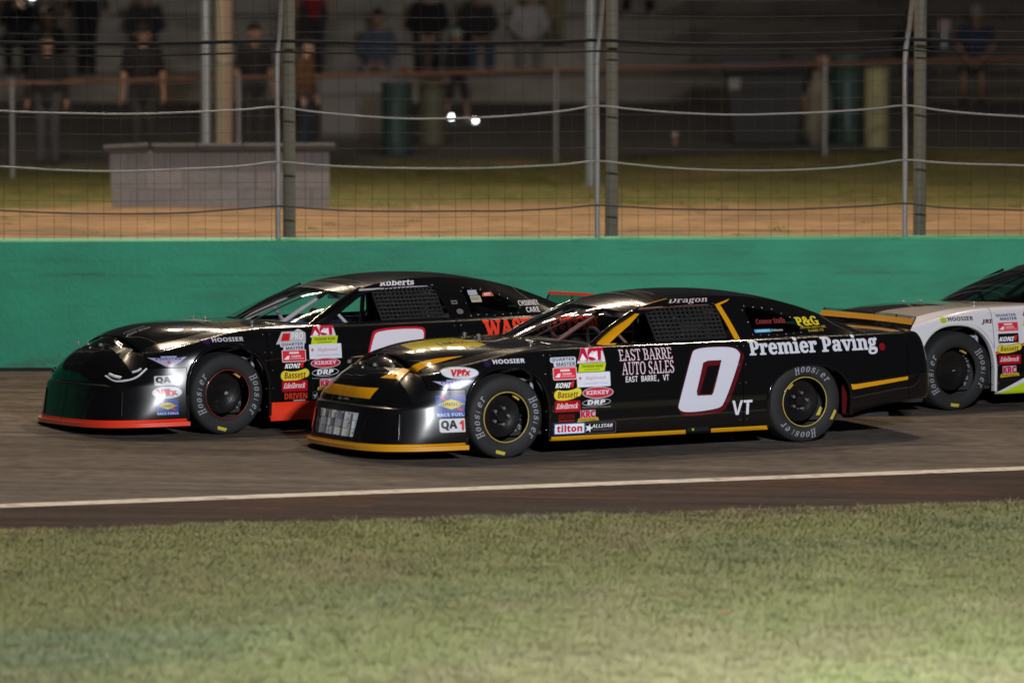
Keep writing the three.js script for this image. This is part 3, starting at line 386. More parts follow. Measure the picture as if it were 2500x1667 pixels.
const capGeo = new THREE.LatheGeometry([[.001, -.085], [.03, -.085], [.05, -.08], [.085, -.06], [.105, -.03], [.112, .0], [.112, .02]].map(([r, y]) => new THREE.Vector2(r, y)), 40).rotateX(-Math.PI / 2);
const nutGeo = new THREE.CylinderGeometry(.0125, .014, .03, 6).rotateX(Math.PI / 2);
const holeGeo = (() => { const s = new THREE.Shape(); s.absellipse(0, 0, .028, .02, 0, 6.3); return new THREE.ExtrudeGeometry(s, { depth: .006, bevelEnabled: false, curveSegments: 10 }); })();
function wheel(car, x, z, spin, steer, kind) {
  const side = Math.sign(z), g = new THREE.Group(); g.name = 'wheel'; g.position.set(x, TR, z); g.rotation.set(0, steer, 0); car.add(g);
  const w = new THREE.Object3D(); w.rotation.set(side > 0 ? Math.PI : 0, 0, spin); w.updateMatrix(); // built facing -z, then turned
  const add = (n, geo, m) => { const o = part(g, n, geo, m); o.applyMatrix4(w.matrix); return o; };
  add('tyre', tyreGeo, CM.tyre); add('rim', rimGeo, CM.rim);
  if (kind.ring) { const r = new THREE.Matrix4().makeTranslation(0, 0, -.114); add('rim_ring', ringGeo.clone().applyMatrix4(r), kind.ring); }
  if (kind.cap && x > 0) add('hub_cap', capGeo, CM.cap);
  else { add('hub', new THREE.CylinderGeometry(.038, .045, .05, 20).rotateX(Math.PI / 2).translate(0, 0, -.018), CM.rim); for (let i = 0; i < 5; i++) { const a = i * 1.2566 + .3, n = add('lug_nut', nutGeo, CM.nut); n.position.copy(V(.068 * Math.cos(a), .068 * Math.sin(a), -.018).applyEuler(w.rotation)); } }
  add('wheel_weight', new THREE.BoxGeometry(.055, .016, .03).translate(0, -.180, -.088).rotateZ(2.1), CM.gold);
  const q = add('wheel_mark', new THREE.BoxGeometry(.03, .012, .012).translate(0, -.172, -.01), kind.mark ?? CM.gold); q.rotation.z += .9;
  return g;
}
// ---------------------------------------------------------------- one car
const grilleTex = canvasTex(512, 256, c => { c.fillStyle = '#6f747c'; c.fillRect(0, 0, 512, 256); const v = ['#dfe3ea', '#b8c0cc', '#f2f4f6', '#8a8d94', '#ccd2dc', '#f8f6f2']; for (let i = 0; i < 6; i++) for (let j = 0; j < 3; j++) { c.fillStyle = v[Math.floor(rand() * 6)]; c.fillRect(i * 86 + 3, j * 86 + 3, 80, 80); } for (let i = 0; i < 90; i++) { c.fillStyle = rand() < .5 ? '#2a2b30' : '#e6e2dc'; c.fillRect(rand() * 512, rand() * 256, 4 + 22 * rand(), 3 + 14 * rand()); } });
function raceCar(spec) {
  const g = thing('race_car', spec.label, 'race car', ...spec.at, Math.PI + spec.yaw, 'stock cars racing side by side');
  const roll = spec.roll, M = new THREE.Matrix4().makeTranslation(0, 0, -.97).multiply(new THREE.Matrix4().makeRotationX(roll)).multiply(new THREE.Matrix4().makeTranslation(0, 0, .97));
  const P = (name, geo, mat, parent) => { const m = part(parent ?? g, name, geo, mat); if (!parent) m.applyMatrix4(M); return m; };
  const side = gloss(spec.side, { roughness: .2, specularIntensity: .3 }), blk = spec.trim ?? CM.black;
  // skin
  const nose = P('front_bumper', S.geo.nose, gloss(spec.nose, { roughness: .35, specularIntensity: .42, clearcoat: .2, clearcoatRoughness: .18 })); P('nose_panel', S.geo.snout, gloss(spec.nose, { specularIntensity: .02, clearcoat: .7 }));
  P('bonnet', S.geo.hood, gloss(spec.hood, { specularIntensity: .02, clearcoat: .65, clearcoatRoughness: .02 }));
  [1, 0].forEach(k => { // left first
    const f = P('front_fender', S.geo.fender[k], k ? side : blk), d = P('door_panel', S.geo.door[k], k ? side : blk), q = P('quarter_panel', S.geo.quarter[k], k ? side : blk);
    P('wheel_arch_lip', S.lips[k ? 1 : 0][0], spec.lip ?? CM.black, f); P('wheel_arch_lip', S.lips[k ? 1 : 0][1], CM.black, q);
    P('roof_pillar_panel', S.geo.green[k], k ? gloss(spec.green) : CM.black); const w = P('quarter_window', S.geo.qwin[k], CM.smoke);
    if (k && spec.stickers) for (const [t, x0, x1, y0, y1] of spec.stickers) { const T = inside(S.green[1].concat(S.qwin[1]), [[x0, y0], [x1, y0], [x1, y1], [x0, y1]]).map(t => t.map(c => [c[0] + c[3] * .003, c[1] + c[4] * .003, c[2] + c[5] * .003, c[3], c[4], c[5], c[6], c[7]])); P('window_sticker', geo(T, c => [(x0 - c[0]) / (x0 - x1), (c[1] - y1) / (y0 - y1)]), new THREE.MeshStandardMaterial({ map: t, roughness: .5, transparent: true, alphaTest: .4 }), w); }
  });
  { const L = [], Q = QWIN.map(([x, y]) => [x, y]), cx = -1.17, cy = 1.0; for (let i = 0; i < Q.length; i++) { const a = Q[i], b = Q[(i + 1) % Q.length], n = Math.max(1, Math.round(Math.hypot(b[0] - a[0], b[1] - a[1]) / .075)); for (let k = 0; k < n; k++) { const x0 = lerp(a[0], b[0], k / n), y0 = lerp(a[1], b[1], k / n), l = Math.hypot(x0 - cx, y0 - cy), x = x0 + (x0 - cx) / l * .016, y = y0 + (y0 - cy) / l * .016; L.push(new THREE.SphereGeometry(.0055, 6, 4).translate(x, y, -(greenZ(x, y) + .001))); } } for (const x of [.96, 1.02, -.745, -.805]) for (let y = .22; y < .83; y += .15) L.push(new THREE.SphereGeometry(.005, 6, 4).translate(x, y, -(wallZ(x, y) - .001))); const m = P('rivets', merge(L), CM.pin); m.userData.kind = 'stuff'; }
  P('rear_bumper', S.geo.rear, CM.black); P('boot_lid', S.geo.deck, spec.deck ?? CM.black);
  const roof = P('roof', S.geo.roof, gloss(spec.roof, { specularIntensity: .02, clearcoat: .65 })); const scr = P('windscreen', S.geo.screen, spec.screen ?? CM.glass); P('rear_window', S.geo.rearwin, CM.smoke);
  // windscreen strip across the top, and its edge strips
  P('windscreen_banner', geo(cut(SCREEN, c => c[6] - .80).map(t => t.map(c => [c[0] + c[3] * .003, c[1] + c[4] * .003, c[2] + c[5] * .003, ...c.slice(3)]))), CM.black, scr);
  for (const s of [-1, 1]) P('windscreen_edge', tube([0, .25, .5, .75, 1].map(u => { const a = s, k = .03 * Math.sin(Math.PI * u) * .4; return [lerp(.515, -.03, u) + k * .5 + .004, lerp(.872, 1.15, u) + k, s * lerp(.768, .60, u)]; }), .017, 20, 10), spec.pillar ?? CM.black, roof);
  for (let i = 1; i < 4; i++) { const a = -.5 + i * .25; P('windscreen_brace', tube([[.80 - .37 * a * a, .90, .74 * a], [.4, 1.045, .68 * a], [.03, 1.16, .6 * a]], .007, 12, 6), CM.matte, scr); }
  // splitter with coloured edge
  const SP = []; for (let i = -60; i <= 60; i++) { const s = Math.abs(i) / 60 * noseArc(1.72) / OS, o = outline(Math.max(s, 1e-4)); SP.push([o.x + o.nx * .022, (o.z + o.nz * .022) * Math.sign(i || 1) * (i ? 1 : 0)]); }
  const shp = new THREE.Shape(SP.map(([x, z]) => new THREE.Vector2(x, z))); P('splitter', new THREE.ExtrudeGeometry(shp, { depth: .03, bevelEnabled: true, bevelSize: .004, bevelThickness: .004, bevelSegments: 2 }).rotateX(Math.PI / 2).translate(0, .128, 0), spec.lip2 ?? spec.accent);
  // skirts below the doors
  for (const s of [-1, 1]) { const Q = []; for (let i = 0; i <= 20; i++) { const x = lerp(.985, -1.005, i / 20); Q.push([x, wallZ(x, .15)]); } const pos = [], idx = []; Q.forEach(([x, z]) => { for (const [y, dz] of [[spec.sill ? .253 : .162, .007], [spec.sill ?? .126, .007], [spec.sill ?? .126, -.03]]) pos.push(x, y, s * (z + dz)); }); for (let i = 0; i < 20; i++) for (let j = 0; j < 2; j++) { const a = i * 3 + j, b = a + 3; s > 0 ? idx.push(a, a + 1, b + 1, a, b + 1, b) : idx.push(a, b + 1, a + 1, a, b, b + 1); } const q = new THREE.BufferGeometry(); q.setAttribute('position', new THREE.Float32BufferAttribute(pos, 3)); q.setIndex(idx); q.computeVertexNormals(); { const a = q.attributes.position, u = []; for (let i = 0; i < a.count; i++) u.push(...liv([a.getX(i), a.getY(i)])); q.setAttribute('uv', new THREE.Float32BufferAttribute(u, 2)); P('side_skirt', q.toNonIndexed(), spec.sill ? CM.orange : s < 0 ? side : blk); }; }
  // front details
  const onNose = (a, y, out = .0) => { const o = outline(Math.abs(a) / OS); let lo = 0, hi = 1; for (let k = 0; k < 30; k++) { const m = (lo + hi) / 2; wall(Math.abs(a) / OS, m)[1] < y ? lo = m : hi = m; } const p = wall(Math.abs(a) / OS, lo); return [p[0] + o.nx * out, p[1], Math.sign(a) * (p[2] + o.nz * out)]; };
  const patch = (name, q, n, out, mat, uvs) => { // quad in (arc, y) laid on the nose, a little proud or recessed
    const pos = [], uv = [], idx = [], m = 8; for (let j = 0; j <= m; j++) for (let i = 0; i <= n; i++) { const u = i / n, v = j / m, a = lerp(lerp(q[0][0], q[1][0], u), lerp(q[3][0], q[2][0], u), v), y = lerp(lerp(q[0][1], q[1][1], u), lerp(q[3][1], q[2][1], u), v); pos.push(...onNose(a || 1e-4, y, out)); uv.push(u, 1 - v); }
    for (let j = 0; j < m; j++) for (let i = 0; i < n; i++) { const a = j * (n + 1) + i, b = a + n + 1; idx.push(a, b, b + 1, a, b + 1, a + 1); }
    const ge = new THREE.BufferGeometry(); ge.setAttribute('position', new THREE.Float32BufferAttribute(pos, 3)); ge.setAttribute('uv', new THREE.Float32BufferAttribute(uv, 2)); ge.setIndex(idx); ge.computeVertexNormals(); return P(name, ge, mat, nose);
  };
  if (spec.grille) { patch('grille', [[-.37, .385], [.37, .385], [.34, .19], [-.34, .19]], 16, .004, new THREE.MeshStandardMaterial({ map: grilleTex, roughness: .22, metalness: .1 })); for (let i = 0; i < 5; i++) { const a = -.3 + .15 * i; P('grille_bar', rod(onNose(a || 1e-4, .38, .012), onNose(a || 1e-4, .19, .012), .006), CM.chrome, nose); } }
  for (const s of [-1, 1]) {
    if (spec.duct !== false) { patch('brake_duct', [[s * .52, .37], [s * .86, .385], [s * .86, .19], [s * .44, .175]], 10, .0035, CM.black); const q = [[.52, .37], [.86, .385], [.86, .19], [.44, .175]].map(([a, y]) => onNose(s * a, y, .006)); P('duct_frame', merge([rod(q[0], q[1], .006), rod(q[1], q[2], .009), rod(q[2], q[3], .006), rod(q[3], q[0], .005)]), spec.ductFrame ?? CM.black, nose); }
    if (spec.headlights) { P('headlight', merge([tube([[.62, .515], [.78, .475], [.98, .50], [1.1, .575]].map(([a, y]) => onNose(s * a, y, .008)), .009, 20, 6), tube([[.66, .53], [.74, .515], [.84, .50]].map(([a, y]) => onNose(s * a, y, .008)), .014, 10, 6), tube([[.95, .545], [1.0, .555], [1.05, .575]].map(([a, y]) => onNose(s * a, y, .008)), .010, 10, 6)]), CM.lens, nose); }
  }
  // bonnet pins and cowl bolts
  const bonnet = g.children.find(o => o.name === 'bonnet');
  const topY = (x, z) => { let best = .9, bd = 9; for (const t of HOODT) { const c = t[0], d = (c[0] - x) ** 2 + (c[2] - Math.abs(z)) ** 2; if (d < bd) { bd = d; best = c[1]; } } return best; };
  for (const [x, z] of [[2.12, -.42], [2.15, -.14], [2.15, .14], [2.12, .42], [.98, -.62], [.98, .62], [1.05, .2]]) P('bonnet_pin', merge([new THREE.CylinderGeometry(.016, .018, .006, 10).translate(x, topY(x, z) + .004, z), new THREE.CylinderGeometry(.006, .006, .024, 8).translate(x, topY(x, z) + .014, z), rod([x - .02, topY(x, z) + .018, z], [x + .02, topY(x, z) + .018, z], .003)]), CM.pin, bonnet);
  // spoiler
  { const bx = -2.475, tx = -2.545, y0 = .868, y1 = spec.spoiler.top, pos = (z, u) => [lerp(bx, tx, u) + .05 * (z / .8) ** 2, lerp(y0, y1, u), z];
    const strip = (u0, u1, th, nm, mat, parent) => { const q = [], id = [], n = 16; for (let i = 0; i <= n; i++) { const z = lerp(-.8, .8, i / n), a = pos(z, u0), b = pos(z, u1); q.push(a[0] + th, a[1], a[2], b[0] + th, b[1], b[2], b[0] - th, b[1], b[2], a[0] - th, a[1], a[2]); } for (let i = 0; i < n; i++) for (let j = 0; j < 4; j++) { const a = i * 4 + j, b = i * 4 + (j + 1) % 4; id.push(a, b, b + 4, a, b + 4, a + 4); } const ge = new THREE.BufferGeometry(); ge.setAttribute('position', new THREE.Float32BufferAttribute(q, 3)); ge.setIndex(id); const fl = ge.toNonIndexed(); fl.computeVertexNormals(); return P(nm, fl, mat, parent); };
    const sp = strip(.02, spec.spoiler.split, .002, 'spoiler_blade', spec.spoiler.blade); strip(spec.spoiler.split, spec.spoiler.split + spec.spoiler.band, .005, 'spoiler_strip', spec.accent, sp); if (spec.spoiler.split + spec.spoiler.band < .98) strip(spec.spoiler.split + spec.spoiler.band, 1, .002, 'spoiler_lip', CM.clearsheet, sp);
    strip(-.02, .08, .006, 'spoiler_base', spec.spoiler.base ?? spec.accent, sp);
    for (const z of [-.79, -.4, 0, .4, .79]) P('spoiler_brace', rod(pos(z, .02).map((v, i) => i ? v : v - .01), pos(z, .95).map((v, i) => i ? v : v - .006), .006), CM.matte, sp); }
  // floor, engine bay and wheel housings
  P('chassis', merge([box(4.3, .03, 1.5, -.1, .185, 0), box(1.25, .36, .95, 1.45, .38, 0), box(1.2, .5, 1.0, -1.6, .46, 0), box(.06, .62, 1.6, .93, .52, 0), box(.06, .6, 1.7, -.86, .5, 0)]), CM.under);
  for (const s of [-1, 1]) { P('wheel_housing', box(.58, .02, .40, WB - .06, .752, s * .69, 0, 0), CM.under); P('wheel_housing', box(.72, .05, .42, -1.395, .72, s * .70), CM.under); P('rear_frame', box(.05, .27, .10, -1.80, .345, s * .86, 0, 0, 0, .012), spec.frame ?? CM.matte); }
  for (const s of [-1, 1]) P('suspension', merge([rod([WB, .28, s * .4], [-1.36, .28, s * .66], .015), rod([1.06, .3, s * .42], [1.06, .5, s * .79], .015), rod([1.4, .74, s * .5], [1.4, .6, s * .5], .015), rod([1.4, .62, s * .5], [1.06, .62, s * .78], .015), rod([1.2, .74, s * .5], [1.06, .7, s * .78], .014), rod([WB, .62, s * .5], [WB - .05, .33, s * .82], .02), rod([WB + .25, .25, s * .4], [WB, .25, s * .8], .02), rod([1.05, .72, s * .66], [1.75, .60, s * .62], .018), rod([1.05, .74, s * .5], [1.6, .74, s * .5], .018), rod([1.06, .2, s * .8], [1.06, .72, s * .78], .016), rod([-1.0, .4, s * .6], [-1.36, .3, s * .7], .02)]), CM.tubegrey);
  P('axle', rod([-WB, TR, -.8], [-WB, TR, .8], .05, 10), CM.under);
  // cockpit
  P('dashboard', merge([box(.34, .10, 1.5, .48, .80, 0, 0, -.1, 0, .02), box(.03, .5, 1.5, .6, .58, 0)]), CM.matte);
  for (const s of [-1, 1]) P('interior_panel', box(1.55, .62, .015, .05, .54, s * .80), spec.inner ?? CM.matte);
  P('parcel_shelf', box(.9, .015, 1.45, -1.35, .855, 0), spec.inner ?? CM.matte);
  P('seat', merge([box(.42, .1, .5, -.28, .36, -.34, 0, 0, 0, .04), box(.1, .72, .5, -.52, .66, -.34, 0, .18, 0, .04), box(.16, .3, .05, -.47, .98, -.58, 0, 0, 0, .02), box(.16, .3, .05, -.47, .98, -.12, 0, 0, 0, .02), box(.3, .22, .05, -.38, .62, -.60, 0, 0, 0, .02)]), spec.seat ?? CM.fabric);
  P('steering_wheel', new THREE.TorusGeometry(.17, .016, 10, 30).rotateY(Math.PI / 2).rotateZ(-.35).translate(.22, .82, -.34), CM.matte);
  P('steering_column', rod([.22, .82, -.34], [.6, .7, -.34], .02, 8), CM.matte);
  const c = spec.cage, r = .021, bars = [];
  for (const s of [-1, 1]) { bars.push(tube([[-.62, .2, s * .66], [-.62, .85, s * .66], [-.60, 1.08, s * .56], [-.60, 1.15, s * .46]], r, 16, 8)); bars.push(tube([[-.6, 1.15, s * .5], [-.3, 1.155, s * .52], [-.02, 1.10, s * .545], [.2, .99, s * .63], [.5, .83, s * .71], [.62, .6, s * .72]], r, 24, 8)); for (const y of [.42, .56, .70]) bars.push(rod([-.62, y, s * .68], [.6, y - .03, s * .74], r)); bars.push(rod([-.62, 1.1, s * .52], [-1.7, .78, s * .5], r)); bars.push(rod([.0, .70, s * .73], [.22, .97, s * .63], .016)); }
  bars.push(rod([-.6, 1.155, -.5], [-.6, 1.155, .5], r), rod([-.02, 1.105, -.54], [-.02, 1.105, .54], r), rod([-.62, .3, .6], [-.6, 1.12, -.5], r), rod([.0, 1.11, 0], [.62, .72, .1], r), rod([.55, .84, -.7], [.55, .84, .7], r), rod([-.6, 1.15, .4], [-.02, 1.11, -.4], r));
  P('roll_cage', merge(bars), c);
  P('rear_view_mirror', merge([box(.02, .055, .42, -.02, 1.075, -.18, 0, 0, 0, .008)]), CM.chrome);
  if (spec.net !== false) { const L = []; const top = x => 1.145 - .02 * Math.abs(x + .4), z0 = (x, y) => -(greenZ(x, y) - .012); for (let i = 0; i <= 15; i++) { const x = lerp(spec.net ?? -.06, -.69, i / 15); L.push(rod([x, .885, z0(x, .885)], [x - .0, Math.min(top(x), 1.15), z0(x, top(x))], .0115, 4)); } for (let j = 0; j <= 8; j++) { const y = lerp(.89, 1.14, j / 8), xa = (spec.net ?? -.06); L.push(rod([xa, y, z0(xa, y)], [-.69 - .0, y, z0(-.69, y)], .0105, 4)); } const m = P('window_net', merge(L), CM.net); P('net_rod', rod([.0, 1.138, z0(0, 1.1)], [-.68, 1.152, z0(-.68, 1.15)], .009, 8), c, m); }
  // wheels
  for (const [x, z, sp, st] of [[WB, -.81, spec.spin[0], spec.steer], [-WB, -.81, spec.spin[1], 0], [WB, .81, .3, spec.steer], [-WB, .81, 1.1, 0]]) wheel(g, x, z, sp, st, spec.wheel);
  g.userData.M = undefined; delete g.userData.M;
  return g;
}
const sticker = (w, h, draw) => canvasTex(w, h, (c, W, H) => { c.clearRect(0, 0, W, H); draw(c, W, H); });
const YAW = 26.03 * Math.PI / 180;
raceCar({ label: 'black number 0 stock car with amber stripes in the foreground', at: [.772, 0, -58.371], yaw: YAW, roll: .033, side: sideZero, nose: noseZero, hood: hoodZero, green: greenZero, roof: roofTex(null, '', { edge: 1 }), accent: CM.amber, skirt: 1, cage: CM.tubered, frame: CM.red, grille: true, pillar: CM.black, spin: [1.62, .27], steer: .03, wheel: { ring: CM.goldring }, spoiler: { top: .985, split: .42, band: .38, blade: CM.smoke, base: CM.amber },
  stickers: [[sticker(256, 64, (c, w, h) => fit(c, 'Connor Stalls', 4, 8, w - 8, h - 16, { font: 'serif', style: 'italic bold', fill: '#8c2430' })), -1.0, -1.29, 1.03, .975], [sticker(256, 48, (c, w, h) => { rrect(c, 0, 6, w * .55, h - 12, 6, '#4c9cc8'); fit(c, 'Graphics', w * .08, 12, w * .42, h - 26, { fill: '#c9e0ee' }); fit(c, 'Edson', w * .58, 10, w * .38, h - 22, { fill: '#a9b4bc' }); }), -.965, -1.24, .945, .91]] });
raceCar({ label: 'black stock car with orange-red splitter and skirt behind the number 0 car', at: [-1.544, 0, -60.155], yaw: YAW, roll: .049, side: sideRed, nose: noseRed, hood: hoodRed, green: greenRed, roof: roofTex(null), accent: CM.orange, skirt: 1, sill: .098, cage: CM.tubegrey, inner: CM.blue, headlights: true, spin: [1.62, .4], steer: .06, wheel: { ring: CM.redring, cap: true }, net: -.12, spoiler: { top: .99, split: .80, band: .2, blade: CM.clearsheet, base: CM.orange },
  stickers: [[sticker(128, 128, (c, w, h) => { rrect(c, 0, 0, w * .8, h * .4, 4, '#8d96ac'); rrect(c, w * .05, h * .45, w * .9, h * .55, 10, '#a39b8c'); fit(c, 'FAST', w * .15, h * .55, w * .7, h * .25, { fill: '#4a463e' }); }), -.98, -1.09, 1.1, 1.0], [sticker(128, 48, (c, w, h) => { polyg(c, [[0, h], [w * .2, 4], [w * .9, 2], [w, h]], '#b02a34'); fit(c, 'ACT', w * .25, h * .2, w * .5, h * .6, { fill: '#e6e0e2' }); }), -1.1, -1.22, 1.08, 1.045]] });
raceCar({ label: 'white stock car with black and lime lower sides at the right edge', at: [4.62, 0, -62.05], yaw: YAW, roll: .075, side: sideWhite, nose: noseWhite, hood: hoodWhite, green: greenWhite, roof: roofTex(null), screen: CM.smoke, accent: CM.lime, lip2: CM.matte, skirt: 1, trim: CM.white, lip: CM.white, deck: CM.white, cage: CM.tubegrey, headlights: true, spin: [1.5, .5], steer: .08, wheel: { cap: true }, spoiler: { top: .985, split: .78, band: .2, blade: CM.clearsheet } });
// ---------------------------------------------------------------- ground, track, wall
const flatSlope = x => { const k = 5.2, a = Math.abs(x); return a < k ? x : Math.sign(x) * (k + 4 * Math.tanh((a - k) / 4)); };
const lineZ = x => -(54.93 + .3165 * flatSlope(x)), edgeZ = x => -(53.0 + .235 * flatSlope(x)), wallFace = x => -(64.50 + .04 * x);
const bankY = d => { const P = [[64.6, .98], [66, .99], [70, .86], [78, .45], [86, .13], [89, .10], [400, .10]]; let i = 0; while (i < P.length - 2 && d > P[i + 1][0]) i++; return lerp(P[i][1], P[i + 1][1], clamp((d - P[i][0]) / (P[i + 1][0] - P[i][0]))); };
function strip(xs, zs, y, uvs = 1) { // xs: stations; zs: functions of x from near to far; y(x,z)
  const pos = [], uv = [], idx = [], m = zs.length; xs.forEach(x => zs.forEach(f => { const z = f(x); pos.push(x, y(x, z), z); uv.push(x * uvs, -z * uvs); }));
  for (let i = 0; i < xs.length - 1; i++) for (let j = 0; j < m - 1; j++) { const a = i * m + j, b = a + m; idx.push(a, b, b + 1, a, b + 1, a + 1); }
  const g = new THREE.BufferGeometry(); g.setAttribute('position', new THREE.Float32BufferAttribute(pos, 3)); g.setAttribute('uv', new THREE.Float32BufferAttribute(uv, 2)); g.setIndex(idx); g.computeVertexNormals(); return g;
}
const range = (a, b, n) => Array.from({ length: n + 1 }, (_, i) => lerp(a, b, i / n));
const tuftNoise = (x, z) => fbm(N1, x * .55 + 40, z * .22 + 17, 3);
{ // infield and everything beyond, one sheet
  const tex = dataTex(512, 512, (u, v) => { const n = fbm(N1, u * 32, v * 32, 4), m = fbm(N2, u * 8, v * 8, 3); const d = smooth(.4, .65, m); return [lerp(.15, .19, d) * (.8 + .4 * n), lerp(.17, .185, d) * (.8 + .4 * n), lerp(.06, .085, d) * (.8 + .4 * n)]; }); tex.repeat.set(1 / 6, 1 / 6);
  solo('ground', strip([-300, -30, -14, ...range(-9, 9, 18), 14, 30, 300], [() => 60, () => -20, () => -40, x => edgeZ(x) + .0, () => -60, () => -64.4, () => -400], (x, z) => -.03, 1), new THREE.MeshStandardMaterial({ map: tex, roughness: .95 }), null, null, null, 'structure');
}
{ // asphalt: two lanes of tone, streaked along the racing line
  const streak = (u, v) => fbm(N2, u * 4, v * 96, 4), grain = (u, v) => fbm(N3, u * 128, v * 128, 2), patch = (u, v) => fbm(N1, u * 7, v * 10, 4);
  const tex = dataTex(1024, 1024, (u, v) => { const k = (.45 + .95 * streak(u, v)) * (.72 + .55 * grain(u, v)) * (.7 + .6 * patch(u, v)); return [.105 * k, .086 * k, .073 * k]; }); tex.repeat.set(1 / 14, 1 / 14); tex.rotation = -.16;
  const bump = bumpTex(512, 512, (u, v) => fbm(N3, u * 128, v * 128, 3)); bump.repeat.set(1 / 1.5, 1 / 1.5);
  solo('track', strip([-60, -30, -16, ...range(-9, 9, 24), 16, 30, 60], [x => edgeZ(x) + .2, x => lineZ(x) + .0, x => -60, x => wallFace(x) - .05], () => 0, 1), phys({ map: tex, roughness: .85, specularIntensity: .15, bumpMap: bump, bumpScale: .006 }), null, null, null, 'structure');
  const tex2 = dataTex(512, 512, (u, v) => { const k = (.3 + 1.1 * fbm(N1, u * 6, v * 64, 4)) * (.75 + .5 * grain(u, v)), r = smooth(.5, .75, fbm(N2, u * 5, v * 12, 3)); return [.043 * k * (1 + .5 * r), .030 * k * (1 + .15 * r), .0255 * k]; }); tex2.repeat.set(1 / 8, 1 / 8); tex2.rotation = -.13;
  // ragged inner edge of the apron, where the turf creeps over it
  solo('apron', strip([-60, -30, -16, ...range(-9, 9, 180), 16, 30, 60], [x => edgeZ(x) + .25 + .10 * (N1(x * 3.1 + 60, 3) - .5), x => lineZ(x) + .08], () => .004, 1), phys({ map: tex2, roughness: .85, specularIntensity: .1, bumpMap: bump, bumpScale: .006 }), null, null, null, 'structure');
  const paint = dataTex(512, 64, (u, v) => { const w = .72 + .4 * fbm(N1, u * 40, v * 6, 4), worn = smooth(.60, .75, fbm(N3, u * 90, v * 12, 3)); return [lerp(.52, .12, worn) * w, lerp(.47, .1, worn) * w, lerp(.40, .09, worn) * w]; }); paint.repeat.set(1 / 9, 3);
  solo('edge_line', strip([-60, -30, -16, ...range(-9, 9, 36), 16, 30, 60], [x => lineZ(x) + .13, x => lineZ(x) - .11], () => .008, 1), new THREE.MeshStandardMaterial({ map: paint, roughness: .7 }), null, null, null, 'structure');
}
{ // green wall
  const tex = dataTex(2048, 256, (u, v) => { // u: 20 m, v: 1.2 m from foot to top
    const n = fbm(N1, u * 40, v * 6, 4), f = fbm(N2, u * 160, v * 14, 3), l = fbm(N3, u * 12, v * 2.5, 3), roller = fbm(N2, u * 64 + 9, v * 1.5 + 3, 2), line = Math.exp(-(((v - .70 - .012 * Math.sin(u * 9)) / .012) ** 2)) * smooth(.35, .6, fbm(N1, u * 30, 7, 3));
    let k = .80 + .28 * n + .10 * (f - .5) + .22 * (l - .5) + .14 * (roller - .5); const scuff = smooth(.60, .70, fbm(N1, u * 36 + 80, v * 26 + 5, 3)) * smooth(.15, .4, v) * .35, foot = smooth(.62, .45, fbm(N3, u * 80, v * 10, 3)) * smooth(.10, .02, v);
    k *= 1 - .24 * line - scuff * .3; const d = .4 * foot; return [lerp(.011, .05, d) * k + .006 * scuff, lerp(.295, .06, d) * k, lerp(.158, .05, d) * k];
  });
  const P = [[.02, 0], [.012, .02], [0, .35], [-.015, 1.10], [-.025, 1.135], [-.045, 1.15], [-.33, 1.15], [-.35, 1.13], [-.36, 1.0], [-.40, .2]], xs = [-60, -30, ...range(-15, 15, 30), 30, 60], pos = [], uv = [], idx = [], m = P.length;
  xs.forEach(x => P.forEach(([d, y]) => { pos.push(x, y, wallFace(x) + d); uv.push((x + 10) / 20, Math.min(.999, y / 1.2 - (d < -.05 ? (d + .05) * .2 : 0))); })); for (let i = 0; i < xs.length - 1; i++) for (let j = 0; j < m - 1; j++) { const a = i * m + j, b = a + m; idx.push(a, b, b + 1, a, b + 1, a + 1); }
  const g = new THREE.BufferGeometry(); g.setAttribute('position', new THREE.Float32BufferAttribute(pos, 3)); g.setAttribute('uv', new THREE.Float32BufferAttribute(uv, 2)); g.setIndex(idx); g.computeVertexNormals();
  const bump = bumpTex(512, 512, (u, v) => fbm(N2, u * 64, v * 64, 4));
  const w = new THREE.MeshStandardMaterial({ map: tex, roughness: .62, bumpMap: bump, bumpScale: .003 }); bump.repeat.set(10, .6);
  tag(solo('track_wall', g, w), 'long green painted concrete wall behind the race cars', 'wall');
}
